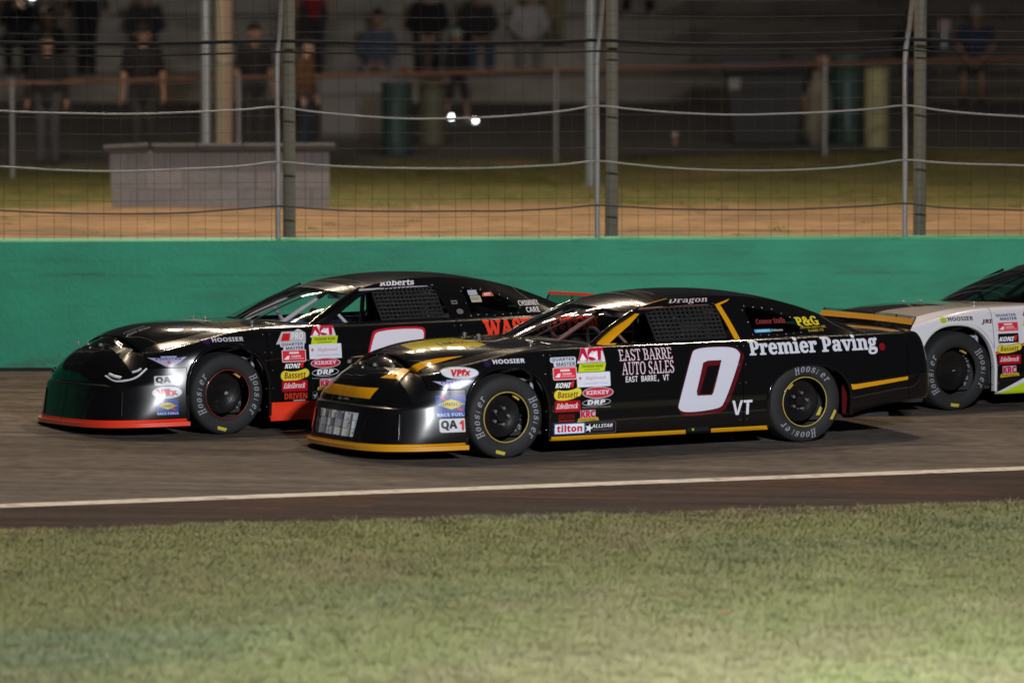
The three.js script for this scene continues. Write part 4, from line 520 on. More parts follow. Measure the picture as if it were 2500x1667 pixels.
{ // bank behind the wall: dirt, then thin grass, then an asphalt walk
  const tex = dataTex(1024, 1024, (u, v) => { // u: 24 m across, v: 28 m deep from the wall
    const d = v * 28, x = u * 24; const n = fbm(N1, u * 60, v * 90, 4), f = fbm(N2, u * 200, v * 240, 2), w = fbm(N3, u * 14, v * 26, 4); const green = smooth(-1.2, 1.2, d - 11.8 + 9 * (w - .5)) ; const fleck = smooth(.55, .75, fbm(N2, u * 40, v * 130, 3)); const g = clamp(green - .5 * fleck * green + .35 * smooth(.62, .7, w) * smooth(1.4, .2, d) + smooth(1.3, .3, d) * .7);
    const k = .30 + .62 * n + .35 * (f - .5) + .35 * (w - .4); return [lerp(.33, .125, g) * k, lerp(.205, .128, g) * k, lerp(.10, .03, g) * k];
  });
  const zs = [...range(64.75, 92.5, 46)].map(d => () => -d), g = strip([-60, -24, ...range(-12, 12, 48), 24, 60], zs, (x, z) => bankY(-z) + .05 * (fbm(N1, x * .7 + 90, -z * .8, 3) - .5), 1), uv = g.attributes.uv;
  for (let i = 0; i < uv.count; i++) uv.setXY(i, (uv.getX(i) + 12) / 24, (uv.getY(i) - 64.7) / 28);
  solo('dirt_bank', g, new THREE.MeshStandardMaterial({ map: tex, roughness: .97 }), null, null, null, 'structure');
  const at = dataTex(512, 512, (u, v) => { const k = (.6 + .55 * fbm(N1, u * 90, v * 90, 3)) * (.8 + .4 * fbm(N2, u * 6, v * 10, 3)); return [.062 * k, .058 * k, .056 * k]; }); at.repeat.set(1 / 8, 1 / 8);
  solo('spectator_walk', strip([-60, -20, ...range(-10, 10, 20), 20, 60], [x => -(89.6 + .32 * x), () => -96, () => -101.6], () => .112, 1), new THREE.MeshStandardMaterial({ map: at, roughness: .9 }), null, null, null, 'structure');
}
// ---------------------------------------------------------------- turf: tufts of blades, far too many to count
function tuftGeo(n, h, spread, w) {
  const pos = [], nor = []; for (let i = 0; i < n; i++) { const a = rand() * 6.283, r = spread * Math.sqrt(rand()), x = r * Math.cos(a), z = r * Math.sin(a), H = h * rr(.55, 1.15), b = rand() * 6.283, lean = H * rr(.35, 1.25), ww = w * rr(.7, 1.3), dx = Math.cos(b), dz = Math.sin(b), px_ = -dz * ww, pz = dx * ww, mx = x + dx * lean * .35, mz = z + dz * lean * .35, tx = x + dx * lean, tz = z + dz * lean;
    const q = [[x - px_, 0, z - pz], [x + px_, 0, z + pz], [mx + px_ * .8, H * .6, mz + pz * .8], [mx - px_ * .8, H * .6, mz - pz * .8], [tx, H, tz]];
    for (const t of [[0, 1, 2], [0, 2, 3], [3, 2, 4]]) for (const k of t) { pos.push(...q[k]); nor.push(dx * .25, .9, dz * .25); } }
  const g = new THREE.BufferGeometry(); g.setAttribute('position', new THREE.Float32BufferAttribute(pos, 3)); g.setAttribute('normal', new THREE.Float32BufferAttribute(nor, 3)); return g;
}
function turf(name, n, geo, place, label) {
  const m = new THREE.InstancedMesh(geo, new THREE.MeshStandardMaterial({ color: 0xffffff, roughness: .85, side: THREE.DoubleSide }), n); m.name = numbered(name); m.castShadow = m.receiveShadow = true; const M = new THREE.Matrix4(), q = new THREE.Quaternion(), c = new THREE.Color();
  for (let i = 0; i < n; i++) { const [x, y, z, s, sy, col] = place(i); q.setFromAxisAngle(V(0, 1, 0), rand() * 6.283); M.compose(V(x, y, z), q, V(s, sy, s)); m.setMatrixAt(i, M); c.setRGB(...col); m.setColorAt(i, c); }
  scene.add(m); tag(m, label, 'grass', null, 'stuff'); return m;
}
const bladeA = tuftGeo(34, .042, .08, .0026), bladeB = tuftGeo(8, .07, .05, .0025);
const grassColour = (x, z) => { // dry straw, olive and blue-green plants mixed in patches
  const edge = edgeZ(x) - z, p = fbm(N2, x * .9 + 60, z * .5 + 30, 3), q = fbm(N3, x * 2.6, z * 1.4, 3), w = fbm(N1, x * .30 + 11, z * .35 + 70, 3) + .10 * (rand() - .5), k = rr(.86, 1.16);
  let c = [.212, .244, .088]; const dry = smooth(.52, .70, p) * .75 + .12 * rand(), blue = smooth(.48, .62, w);
  c = c.map((v, i) => lerp(v, [.245, .235, .112][i], clamp(dry))); c = c.map((v, i) => lerp(v, [.14, .205, .105][i], clamp(blue * .8 - dry * .4))); if (rand() < .12) c = [.29, .28, .17];
  const by = smooth(1.3, .2, -edge * -1 + .8 * (q - .5)) * 0; return c.map(v => v * k * (.82 + .36 * q) * (1 + by));
};
turf('turf', 46000, bladeA, () => { const x = rr(-5.6, 5.6), z = lerp(-44.2, edgeZ(x) - .12 + .14 * N1(x * 3.1 + 60, 3), Math.pow(rand(), .92)), c = grassColour(x, z); return [x, -.032 + .02 * fbm(N1, x * 1.7, z * 1.7, 2), z, rr(.8, 1.3), rr(.55, 1.15) * (.8 + .5 * tuftNoise(x * 3, z * 3)), c]; }, 'patchy green and straw infield grass in front of the track');
turf('tall_grass', 6000, bladeB, () => { const x = rr(-5.6, 5.6), z = lerp(-44.2, edgeZ(x) - .05, rand()), c = grassColour(x, z); return [x, -.03, z, rr(.8, 1.2), rr(.6, 1.25), c.map(v => v * 1.15)]; }, 'longer seeding grass stalks scattered over the infield turf');
turf('bank_grass', 9000, bladeA, i => { for (;;) { const x = rr(-7.2, 7.2), d = rr(65.2, 91.5), w = fbm(N3, (x + 12) / 24 * 14, (d - 64.7) / 28 * 26, 4), far = smooth(-1.5, 1.5, (d - 64.7) - 11.8 + 9 * (w - .5)) * (d < 89.4 + .32 * x ? 1 : 0), near = smooth(1.4, .3, d - 65.0) * smooth(.42, .55, w); if (rand() > Math.max(far * .9, near * .7, .02)) continue; const k = rr(.7, 1.25); return [x, bankY(d) - .015, -d, rr(.9, 1.4), rr(.5, 1.0), rand() < .2 ? [.22 * k, .165 * k, .065 * k] : [.135 * k, .155 * k, .03 * k]]; } }, 'thin green grass on the bank behind the wall');
{ // a fallen leaf in the turf
  const leaf = new THREE.SphereGeometry(.05, 10, 5).scale(1, .18, .55).rotateY(.4); leaf.translate(1.42, .045, -47.35); tag(solo('fallen_leaf', leaf, std(.16, .07, .035, .8)), 'brown leaf lying in the grass', 'leaf');
}
// ---------------------------------------------------------------- catch fence on the wall
const cableMat = std(.19, .19, .19, .5, { metalness: .4 }), rustWire = std(.028, .024, .022, .7), blackCable = std(.006, .006, .007, 1), timber = (() => { const t = dataTex(128, 512, (u, v) => { const k = .6 + .5 * fbm(N1, u * 30, v * 5, 4) + .25 * (fbm(N2, u * 90, v * 30, 2) - .5); return [.17 * k, .15 * k, .115 * k]; }); return new THREE.MeshStandardMaterial({ map: t, roughness: .9 }); })();  // timber: wood-grain look of the added streak posts
const postMat = (() => { const t = dataTex(64, 512, (u, v) => { const k = .7 + .5 * fbm(N3, u * 10, v * 60, 3), r = smooth(.58, .7, fbm(N2, u * 8, v * 24, 3)); return [lerp(.33, .22, r) * k, lerp(.31, .15, r) * k, lerp(.30, .11, r) * k]; }); return new THREE.MeshStandardMaterial({ map: t, roughness: .55, metalness: .25 }); })();
const PX = [-7.95, -5.05, -2.13, .777, 3.588, 6.4, 9.2], fz = x => wallFace(x) - .18;
{
  const f = thing('catch_fence', 'tall catch fence of steel posts, cables and wire mesh on the green wall', 'fence', 0, 1.15, 0);
  PX.forEach(x => part(f, 'post', tube([[x, -.1, fz(x)], [x, .8, fz(x)], [x, 1.7, fz(x)], [x + .02, 1.86, fz(x) + .05], [x + .05, 2.3, fz(x) + .45], [x + .08, 2.9, fz(x) + 1.05]], .024, 30, 10), postMat));
  const sag = (h, s, mat, r, nm) => { const pts = []; for (let i = 0; i < PX.length - 1; i++) { const ss = s * (.75 + .6 * N1(i * 3.3 + h * 7, 5)), jh = .03 * (N2(i * 2.1, h * 9) - .5); for (let k = 0; k < 10; k++) { const t = k / 10, x = lerp(PX[i], PX[i + 1], t), s4 = 4 * t * (1 - t); pts.push([x, h - ss * s4 + jh * s4 + .012 * (N3(x * 2, h * 3) - .5), fz(x) + .03]); } } part(f, nm, new THREE.TubeGeometry(new THREE.CatmullRomCurve3(pts.map(p => V(...p))), 360, r, 7), mat); };
  sag(1.20, .085, cableMat, .0088, 'cable'); sag(.70, .07, cableMat, .0088, 'cable'); sag(.30, .06, rustWire, .008, 'cable'); sag(1.80, .025, blackCable, .017, 'cable'); sag(1.70, .03, blackCable, .009, 'cable');
  const L = [], bend = y => y > 1.8 ? (y - 1.8) * .95 : 0; for (let x = -6.9; x < 6.9; x += .152) { const j = rr(-.006, .006); L.push(rod([x + j, .0, fz(x) + .012], [x + j + rr(-.01, .01), 1.8, fz(x) + .012], .0017, 4), rod([x + j, 1.8, fz(x) + .012], [x + j, 2.6, fz(x) + .012 + bend(2.6)], .0017, 4)); }
  for (let y = .06; y < 2.6; y += .152) for (let i = 1; i < PX.length - 2; i++) { const a = PX[i], b = PX[i + 1], m = (a + b) / 2, s = rr(.0, .03); L.push(rod([a, y, fz(a) + .015 + bend(y)], [m, y - s, fz(m) + .015 + bend(y)], .0017, 4), rod([m, y - s, fz(m) + .015 + bend(y)], [b, y, fz(b) + .015 + bend(y)], .0017, 4)); }
  part(f, 'wire_mesh', merge(L), rustWire).userData.kind = 'stuff';
}
[[-2.055, 'left'], [.92, 'middle'], [3.76, 'right']].forEach(([x, w]) => { const g = thing('streak_post', `added solid post for the pale motion streak beside the ${w} steel fence post`, 'post', x, bankY(65.5) - .1, -65.5, 0, 'timber posts behind the fence'); part(g, 'shaft', new THREE.CylinderGeometry(.056, .06, 3.6, 14).translate(0, 1.8, 0), timber); });  // solid posts added where the panned exposure smeared each steel post
// ---------------------------------------------------------------- spectator railing with chain-link
{
  const g = thing('railing', 'brown pipe railing with chain-link in front of the spectators', 'railing', 0, .1, 0), rz = x => -(88.7 + .42 * x), rail = std(.13, .062, .036, .6), gal = std(.30, .30, .32, .5, { metalness: .4 }), xs = [-6.06, -3.36, .55, 3.98, 7.0];
  part(g, 'top_rail', rod([-8, 1.17, rz(-8)], [8, 1.17, rz(8)], .024, 10), rail); xs.forEach(x => part(g, 'post', new THREE.CylinderGeometry(.024, .024, 1.25, 10).translate(x, .6, rz(x)), gal));
  const L = []; for (let x = -8.5; x < 8; x += .075) { L.push(rod([x, .05, rz(x)], [x + 1.1, 1.15, rz(x + 1.1)], .0015, 3), rod([x + 1.1, .05, rz(x + 1.1)], [x, 1.15, rz(x)], .0015, 3)); } part(g, 'chain_link', merge(L), std(.085, .085, .09, .6)).userData.kind = 'stuff';
}
// ---------------------------------------------------------------- poles in view
floodMast('fence_light_pole', 'galvanised light pole beside the added tan streak pole, behind the block wall', -3.62, -84, .15, 13, [0, .4, -67], 4, 1.3, AMBER, 520, 1.05, 40, .4, 'light poles behind the fence', .8, .065);
{ const g = thing('streak_pole', 'added tall tan pole for the motion streak of the light pole behind the block wall', 'pole', -3.43, .15, -84.4); const wood = dataTex(128, 512, (u, v) => { const k = .62 + .5 * fbm(N1, u * 24, v * 4, 4), s = smooth(.4, .6, u); return [lerp(.30, .36, s) * k, lerp(.215, .32, s) * k, lerp(.17, .225, s) * k]; }); part(g, 'shaft', new THREE.CylinderGeometry(.10, .115, 9, 18).translate(0, 4.5, 0), new THREE.MeshStandardMaterial({ map: wood, roughness: .9 })); part(g, 'collar', new THREE.TorusGeometry(.118, .012, 6, 20).rotateX(Math.PI / 2).translate(0, 1.5, 0), galv); }  // solid pole added in place of the light pole's sideways motion smear
{ const g = thing('steel_pole', 'slim blue-grey galvanised pole rising behind the middle fence post', 'pole', .92, .2, -83.2); part(g, 'shaft', new THREE.CylinderGeometry(.05, .055, 7, 14).translate(0, 3.5, 0), std(.25, .29, .33, .5, { metalness: .3 })); part(g, 'base_plate', box(.24, .03, .24, 0, .02, 0), galv); }
// ---------------------------------------------------------------- block wall
{
  const g = thing('block_wall', 'low grey concrete block wall with dark cap behind the fence at left', 'wall', -3.13, bankY(76) - .20, -76, .05), tx = [0, 1, 2].map(i => { const t = dataTex(128, 64, (u, v) => { const k = .72 + .4 * fbm(N1, u * 20 + i * 30, v * 10, 4) + .15 * (fbm(N2, u * 60, v * 30, 2) - .5); return [.245 * k, .24 * k, .25 * k]; }); return new THREE.MeshStandardMaterial({ map: t, roughness: .9, color: [0xffffff, 0xf0f0f4, 0xf8f6f4][i] }); });
  const B = new RoundedBoxGeometry(.389, .197, .2, 1, .005), Hf = new RoundedBoxGeometry(.193, .197, .2, 1, .005);
  for (let r = 0; r < 4; r++) { let s = -1.176; const row = r % 2 ? [.196, .392, .392, .392, .392, .392, .196] : [.392, .392, .392, .392, .392, .392]; for (const w of row) { const m = part(g, 'block', w < .3 ? Hf : B, tx[Math.floor(rand() * 3)]); m.position.set(s + w / 2 + (r ? .012 * (3 - r) * (s < -.9 ? 1 : 0) : .02), .10 + r * .20, rr(-.006, .006)); s += w; } }
  for (let k = 0; k < 5; k++) { const m = part(g, 'cap_stone', new RoundedBoxGeometry(.488, .07, .32, 1, .012), std(.035, .035, .042, .8)); m.position.set(-.98 + k * .494 - (k ? 0 : .02), .842 - (k ? 0 : .006), rr(-.01, .01)); m.rotation.y = rr(-.02, .02); m.rotation.z = k ? 0 : .05; }
}
// ---------------------------------------------------------------- stepped terrace
{
  const g = thing('terrace', 'stepped concrete terrace where the spectators sit', 'terrace', 0, .1, -101), con = dataTex(1024, 128, (u, v) => { const k = .66 + .42 * fbm(N1, u * 70, v * 8, 4) + .2 * (fbm(N2, u * 12, v * 3, 3) - .5), st = smooth(.55, .7, fbm(N3, u * 40, v * 3, 3)), side = smooth(.52, .66, u + .06 * (fbm(N2, u * 20, v * 2, 2) - .5)); const a = [.31, .28, .24].map((c, i) => lerp(c, [.10, .086, .072][i], side)); return a.map(c => c * k * (1 - .35 * st)); });
  const mat = new THREE.MeshStandardMaterial({ map: con, roughness: .92 });
  for (let s = 0; s < 10; s++) for (let b = 0; b < 5; b++) { const w = 5.2, x0 = -13 + b * w, q = new RoundedBoxGeometry(w - .012, .37, .78, 1, .012), uv = q.attributes.uv, p = q.attributes.position; for (let i = 0; i < uv.count; i++) uv.setXY(i, (p.getX(i) + w / 2 + b * w) / 26, (p.getY(i) + p.getZ(i)) * .9 + .5); const m = part(g, 'step', q, mat); m.position.set(x0 + w / 2, .19 + s * .38, -.39 - s * .75); }
  part(g, 'fill', merge(Array.from({ length: 10 }, (_, s) => box(26, .36 + s * .38, .72, 0, (s * .38) / 2 - .02, -.39 - s * .75 - .06))), std(.1, .09, .08, .95));
}
// ---------------------------------------------------------------- people: tapered capsules joined smoothly, meshed with surface nets
function surfaceNet(f, lo, hi, cell) {
  const n = [0, 1, 2].map(k => Math.ceil((hi[k] - lo[k]) / cell) + 2), [nx_, ny, nz] = n, id = (i, j, k) => (k * ny + j) * nx_ + i, val = new Float32Array(nx_ * ny * nz);
  for (let k = 0; k < nz; k++) for (let j = 0; j < ny; j++) for (let i = 0; i < nx_; i++) val[id(i, j, k)] = f(lo[0] + i * cell, lo[1] + j * cell, lo[2] + k * cell);
  const map = new Int32Array(nx_ * ny * nz).fill(-1), pos = [], idx = []; const E = [[0, 1], [0, 2], [0, 4], [1, 3], [1, 5], [2, 3], [2, 6], [3, 7], [4, 5], [4, 6], [5, 7], [6, 7]];
  for (let k = 0; k < nz - 1; k++) for (let j = 0; j < ny - 1; j++) for (let i = 0; i < nx_ - 1; i++) {
    const c = []; let m = 0; for (let q = 0; q < 8; q++) { const v = val[id(i + (q & 1), j + (q >> 1 & 1), k + (q >> 2))]; c.push(v); if (v < 0) m |= 1 << q; } if (m === 0 || m === 255) continue;
    let x = 0, y = 0, z = 0, t = 0; for (const [a, b] of E) if ((c[a] < 0) !== (c[b] < 0)) { const u = c[a] / (c[a] - c[b]); x += lerp(a & 1, b & 1, u); y += lerp(a >> 1 & 1, b >> 1 & 1, u); z += lerp(a >> 2, b >> 2, u); t++; }
    map[id(i, j, k)] = pos.length / 3; pos.push(lo[0] + (i + x / t) * cell, lo[1] + (j + y / t) * cell, lo[2] + (k + z / t) * cell);
  }
  const quad = (a, b, c, d, s) => { if (a < 0 || b < 0 || c < 0 || d < 0) return; s ? idx.push(a, b, c, a, c, d) : idx.push(a, c, b, a, d, c); };
  for (let k = 1; k < nz - 1; k++) for (let j = 1; j < ny - 1; j++) for (let i = 1; i < nx_ - 1; i++) { const v = val[id(i, j, k)] < 0;
    if (v !== val[id(i + 1, j, k)] < 0) quad(map[id(i, j - 1, k - 1)], map[id(i, j, k - 1)], map[id(i, j, k)], map[id(i, j - 1, k)], v);
    if (v !== val[id(i, j + 1, k)] < 0) quad(map[id(i - 1, j, k - 1)], map[id(i - 1, j, k)], map[id(i, j, k)], map[id(i, j, k - 1)], v);
    if (v !== val[id(i, j, k + 1)] < 0) quad(map[id(i - 1, j - 1, k)], map[id(i, j - 1, k)], map[id(i, j, k)], map[id(i - 1, j, k)], v); }
  const g = new THREE.BufferGeometry(); g.setAttribute('position', new THREE.Float32BufferAttribute(pos, 3)); g.setIndex(idx); g.computeVertexNormals(); return g;
}
function field(caps, k) { return (x, y, z) => { let d = 9; for (const [a, b, ra, rb] of caps) { const bx = b[0] - a[0], by = b[1] - a[1], bz = b[2] - a[2], px_ = x - a[0], py = y - a[1], pz = z - a[2], L = bx * bx + by * by + bz * bz, h = L ? clamp((px_ * bx + py * by + pz * bz) / L) : 0, e = Math.hypot(px_ - h * bx, py - h * by, pz - h * bz) - lerp(ra, rb, h), t = clamp(.5 + .5 * (e - d) / k); d = lerp(e, d, t) - k * t * (1 - t); } return d; }; }
function mold(caps, cell, k = .03) { const lo = [9, 9, 9], hi = [-9, -9, -9]; for (const [a, b, ra, rb] of caps) for (const [p, r] of [[a, ra], [b, rb]]) for (let i = 0; i < 3; i++) { lo[i] = Math.min(lo[i], p[i] - r - .05); hi[i] = Math.max(hi[i], p[i] + r + .05); } return surfaceNet(field(caps, k), lo, hi, cell); }
const skinTones = [[.34, .19, .13], [.42, .25, .17], [.30, .16, .105]].map(c => std(...c, .6)), hairTones = [[.018, .012, .009], [.05, .03, .018], [.10, .075, .05]].map(c => std(...c, .7));
const cloth = (r, g, b) => std(r, g, b, .92);
function hand(w, dir, side, palm) { // wrist, direction of the fingers, thumb side
  const d = V(...dir).normalize(), s = V(...side).normalize(), n = d.clone().cross(s), at = (a, b, c) => V(...w).addScaledVector(d, a).addScaledVector(s, b).addScaledVector(n, c).toArray(), C = [[at(0, 0, 0), at(.075, 0, 0), .026, .03], [at(.05, .018, 0), at(.08, .02, 0), .02, .018]];
  [[.028, .07], [.009, .08], [-.010, .074], [-.028, .058]].forEach(([b, L]) => { C.push([at(.085, b, 0), at(.085 + L * .5, b, .012), .0095, .009], [at(.085 + L * .5, b, .012), at(.085 + L * .88, b, .034), .009, .0075]); }); C.push([at(.03, .03, 0), at(.065, .058, .012), .012, .0105], [at(.065, .058, .012), at(.095, .062, .026), .0105, .009]); return C;
}
function person(o) {
  const g = thing('person', o.label, 'person', ...o.at, o.turn ?? 0, o.group ?? 'spectators behind the fence'), s = (o.h ?? 1.72) / 1.75, m = p => p.map(v => v * s);
  const sit = o.pose === 'sit', ground = o.pose === 'ground', walk = o.pose === 'walk', lean = o.lean ?? (sit ? .1 : 0), py = sit ? .47 + .06 : ground ? .12 : .93, pel = [0, py, sit ? -.02 : 0];
  const up = (y, z = 0, x = 0) => [x, py + y * Math.cos(lean), pel[2] + y * Math.sin(lean) + z];
  const J = { chest: up(.38), neck: up(.56), head: up(.71, .02), sh: k => up(.485, 0, k * .175), hip: k => [k * .09, py, pel[2]] };
  const st = o.stance ?? .1; J.knee = k => sit ? [k * .13, .50, .43] : ground ? [k * .14, .34, .42] : walk ? [k * .08, .49, k * .14 + .05] : [k * (st * .9), .49, .02]; J.ankle = k => sit ? [k * .13, .07, .40] : ground ? [k * .13, .06, .70] : walk ? [k * .07, k > 0 ? .07 : .11, k * .26] : [k * st, .07, 0];
  const arms = o.arms ?? (sit ? 'lap' : 'down'); J.elbow = k => arms === 'lap' ? up(.25, .10, k * .25) : arms === 'phone' ? up(.22, .12, k * .23) : arms === 'cross' ? up(.24, .08, k * .26) : up(.20, -.02, k * .245); J.wrist = k => arms === 'lap' ? [k * .10, py + .09, pel[2] + .30] : arms === 'phone' ? up(.42, .32, k * .07) : arms === 'cross' ? up(.26, .21, -k * .08) : up(-.04, .05, k * .26);
  const K = [-1, 1], S_ = L => L.map(([a, b, ra, rb]) => [m(a), m(b), ra * s, rb * s]), cell = .021;
  // one continuous body
  const body = [[pel, J.chest, .09, .105], [up(.2, 0, -.06), up(.2, 0, .06), .09, .09], [J.chest, J.neck, .09, .05], [J.neck, up(.60, .012), .05, .048]]; K.forEach(k => body.push([J.sh(k), J.elbow(k), .047, .036], [J.elbow(k), J.wrist(k), .037, .026], [J.chest, J.sh(k), .08, .05], [J.hip(k), J.knee(k), .074, .05], [J.knee(k), J.ankle(k), .05, .034]));
  const H = J.head, hd = [[[H[0], H[1] + .025, H[2] - .01], [H[0], H[1] + .02, H[2] - .012], .092, .092], [[H[0], H[1] - .04, H[2] + .02], [H[0], H[1] - .085, H[2] + .04], .066, .036], [[H[0], H[1] - .0, H[2] + .085], [H[0], H[1] - .035, H[2] + .10], .013, .017], [[-.03, H[1] + .022, H[2] + .078], [.03, H[1] + .022, H[2] + .078], .014, .014], [[-.022, H[1] - .062, H[2] + .078], [.022, H[1] - .062, H[2] + .078], .011, .011], [[-.085, H[1] + .0, H[2] - .01], [-.09, H[1] - .03, H[2] - .01], .018, .012], [[.085, H[1] + .0, H[2] - .01], [.09, H[1] - .03, H[2] - .01], .018, .012], [up(.60, .012), [H[0], H[1] - .06, H[2]], .048, .05]];
  const parts = [mold(S_(body), cell, .035), mold(S_(hd), .011, .02)]; K.forEach(k => { const w = J.wrist(k), e = J.elbow(k); parts.push(mold(S_(hand(w, [w[0] - e[0], w[1] - e[1] - (arms === 'lap' ? .1 : 0), w[2] - e[2]], [arms === 'down' ? 0 : -k, arms === 'down' ? 0 : .3, arms === 'down' ? 1 : .1])), .0085, .008)); });
  const tone = o.tone ?? 0; part(g, 'body', merge(parts), skinTones[tone % 3]);
  for (const k of K) part(g, 'eye', new THREE.SphereGeometry(.009 * s, 8, 6).translate(...m([k * .032, H[1] + .008, H[2] + .082])), std(.03, .025, .02, .3));
  // clothes
  const top = [[up(-.06), J.chest, .128, .128], [up(.02, 0, -.06), up(.36, 0, -.075), .112, .105], [up(.02, 0, .06), up(.36, 0, .075), .112, .105], [J.chest, up(.50), .115, .075]]; const long = o.sleeve === 'long'; K.forEach(k => { const a = J.sh(k), e = J.elbow(k), w = J.wrist(k); top.push([J.chest, a, .095, .068]); if (long) top.push([a, e, .066, .054], [e, w.map((v, i) => lerp(e[i], v, .92)), .054, .04]); else top.push([a, a.map((v, i) => lerp(v, e[i], .72)), .066, .06]); }); if (o.hood) top.push([up(.52, -.08), up(.60, -.07), .085, .08]);
  part(g, o.coat ? 'jacket' : 'shirt', mold(S_(top), cell, .035), o.top);
  const leg = [[[-.05, py + .02, pel[2]], [.05, py + .02, pel[2]], .122, .122]]; K.forEach(k => { const h = J.hip(k), n = J.knee(k), a = J.ankle(k); leg.push([h, n, .098, o.shorts ? .085 : .07]); if (!o.shorts) leg.push([n, a.map((v, i) => i === 1 ? v + .02 : v), .07, .055]); }); part(g, o.shorts ? 'shorts' : 'trousers', mold(S_(leg), cell, .02), o.legs);
  K.forEach(k => { const a = J.ankle(k); part(g, 'shoe', mold(S_([[[a[0], a[1] - .025, a[2] - .03], [a[0] + k * .012, a[1] - .035, a[2] + .17], .045, .036]]), .014, .01), o.shoes ?? cloth(.03, .028, .026)); });
  if (o.helmet) { part(g, 'helmet', mold(S_([[[0, H[1] + .03, H[2] - .01], [0, H[1] - .03, H[2] + .01], .135, .125]]), .016, .01), o.helmet); part(g, 'visor', mold(S_([[[-.06, H[1] + .01, H[2] + .07], [.06, H[1] + .01, H[2] + .07], .072, .072]]), .014, .01), std(.02, .02, .025, .15)); }
  else if (o.cap) part(g, 'cap', merge([mold(S_([[[0, H[1] + .055, H[2] - .012], [0, H[1] + .05, H[2] - .012], .098, .098]]), .014, .01), mold(S_([[[-.045, H[1] + .058, H[2] + .085], [.045, H[1] + .058, H[2] + .085], .028, .028], [[-.03, H[1] + .052, H[2] + .135], [.03, H[1] + .052, H[2] + .135], .02, .02]]).map(c => c), .011, .02)]), o.cap);
  else { const hair = [[[0, H[1] + .055, H[2] - .025], [0, H[1] + .03, H[2] - .035], .096, .096], [[0, H[1] + .08, H[2] + .03], [0, H[1] + .085, H[2]], .06, .08]]; if (o.long) hair.push([[0, H[1], H[2] - .06], [0, H[1] - .2, H[2] - .08], .09, .08], [[-.07, H[1], H[2] - .02], [-.085, H[1] - .17, H[2] - .02], .035, .035], [[.07, H[1], H[2] - .02], [.085, H[1] - .17, H[2] - .02], .035, .035]); part(g, 'hair', mold(S_(hair), .014, .02), hairTones[(o.hair ?? 0) % 3]); }
  if (o.hood) 0;
  return { g, J, m };
}
const BLKC = cloth(.011, .011, .013), NAVY = cloth(.02, .028, .06), GREYC = cloth(.06, .06, .07), DENIM = cloth(.03, .05, .11), KHAKI = cloth(.19, .155, .09), WHITEC = cloth(.36, .34, .34), CHAR = cloth(.028, .028, .032);
const WK = .112, ST = [.485, .865, 1.245, 1.625];
person({ label: 'long-haired person in black top and grey trousers standing at the left end of the railing', at: [-5.78, WK, -88.4], h: 1.62, top: BLKC, legs: GREYC, long: true, tone: 0, sleeve: 'long' });
person({ label: 'person in black T-shirt and cap standing behind the block wall with arms down', at: [-4.6, WK, -88.6], h: 1.74, top: BLKC, legs: CHAR, cap: BLKC, tone: 0 });
person({ label: 'person in long black coat standing on the lowest step at left', at: [-6.05, ST[0], -101.35], h: 1.78, top: BLKC, legs: BLKC, sleeve: 'long', coat: true, tone: 1, stance: .07 });
person({ label: 'dark hooded person seated on the second step above the cap wearer', at: [-5.25, ST[1] - .47, -101.9], pose: 'sit', top: CHAR, legs: BLKC, sleeve: 'long', hood: true, tone: 1, coat: true });
person({ label: 'bushy-haired person in dark clothes seated on the lowest step at far left', at: [-6.6, WK, -101.35], pose: 'sit', top: CHAR, legs: CHAR, long: true, tone: 2, sleeve: 'long', h: 1.7 });
const phoneHolder = person({ label: 'dark-clad person on the upper step at the left edge holding a phone', at: [-7.05, ST[0] + .01, -102.0], pose: 'sit', top: BLKC, legs: BLKC, sleeve: 'long', arms: 'phone', tone: 1 });
person({ label: 'person in black shirt and dark trousers standing half hidden by the added tan streak pole', at: [-3.28, WK, -90.5], h: 1.63, turn: .3, top: BLKC, legs: CHAR, tone: 0 });
person({ label: 'short person in brown sweater and jeans standing in profile behind the left fence post', at: [-2.62, WK, -90.4], h: 1.46, turn: 1.2, top: cloth(.12, .055, .022), legs: NAVY, sleeve: 'long', tone: 1 });
person({ label: 'person in red shirt standing on the lowest step', at: [-2.82, ST[0], -101.35], h: 1.76, top: cloth(.20, .012, .016), legs: CHAR, tone: 0 });
person({ label: 'person in grey-blue shirt and pale trousers seated on the lowest step with a red can', at: [-1.9, WK, -101.3], pose: 'sit', turn: -.1, h: 1.66, top: cloth(.07, .09, .14), legs: cloth(.2, .19, .19), shoes: WHITEC, tone: 0, sleeve: 'long' });
person({ label: 'person in black top seated on the second step, left of the jeans wearer', at: [-1.2, ST[1] - .47, -102.0], pose: 'sit', h: 1.78, top: BLKC, legs: CHAR, sleeve: 'long', tone: 1 });
person({ label: 'person in dark jacket and blue jeans seated on the second step', at: [-.5, ST[1] - .47, -102.0], pose: 'sit', h: 1.72, turn: .15, top: CHAR, legs: DENIM, shoes: WHITEC, sleeve: 'long', coat: true, tone: 0 });
person({ label: 'person in white patterned jacket seated on the second step', at: [.24, ST[1] - .47, -102.0], pose: 'sit', h: 1.7, top: WHITEC, legs: cloth(.17, .16, .15), shoes: cloth(.05, .03, .02), sleeve: 'long', coat: true, tone: 0, hair: 1 });
person({ label: 'person in khaki trousers standing on the second step beside the white jacket', at: [.62, ST[1], -102.1], h: 1.78, turn: -.4, top: cloth(.16, .13, .08), legs: KHAKI, shoes: cloth(.04, .025, .02), sleeve: 'long', tone: 1, stance: .08 });
const kid = person({ label: 'bare-legged child in black hoodie and pale cap walking past the barrels', at: [-.76, WK, -96.8], h: 1.24, pose: 'walk', turn: .7, top: BLKC, legs: BLKC, shorts: true, sleeve: 'long', hood: true, cap: cloth(.25, .33, .30), tone: 2, shoes: WHITEC });
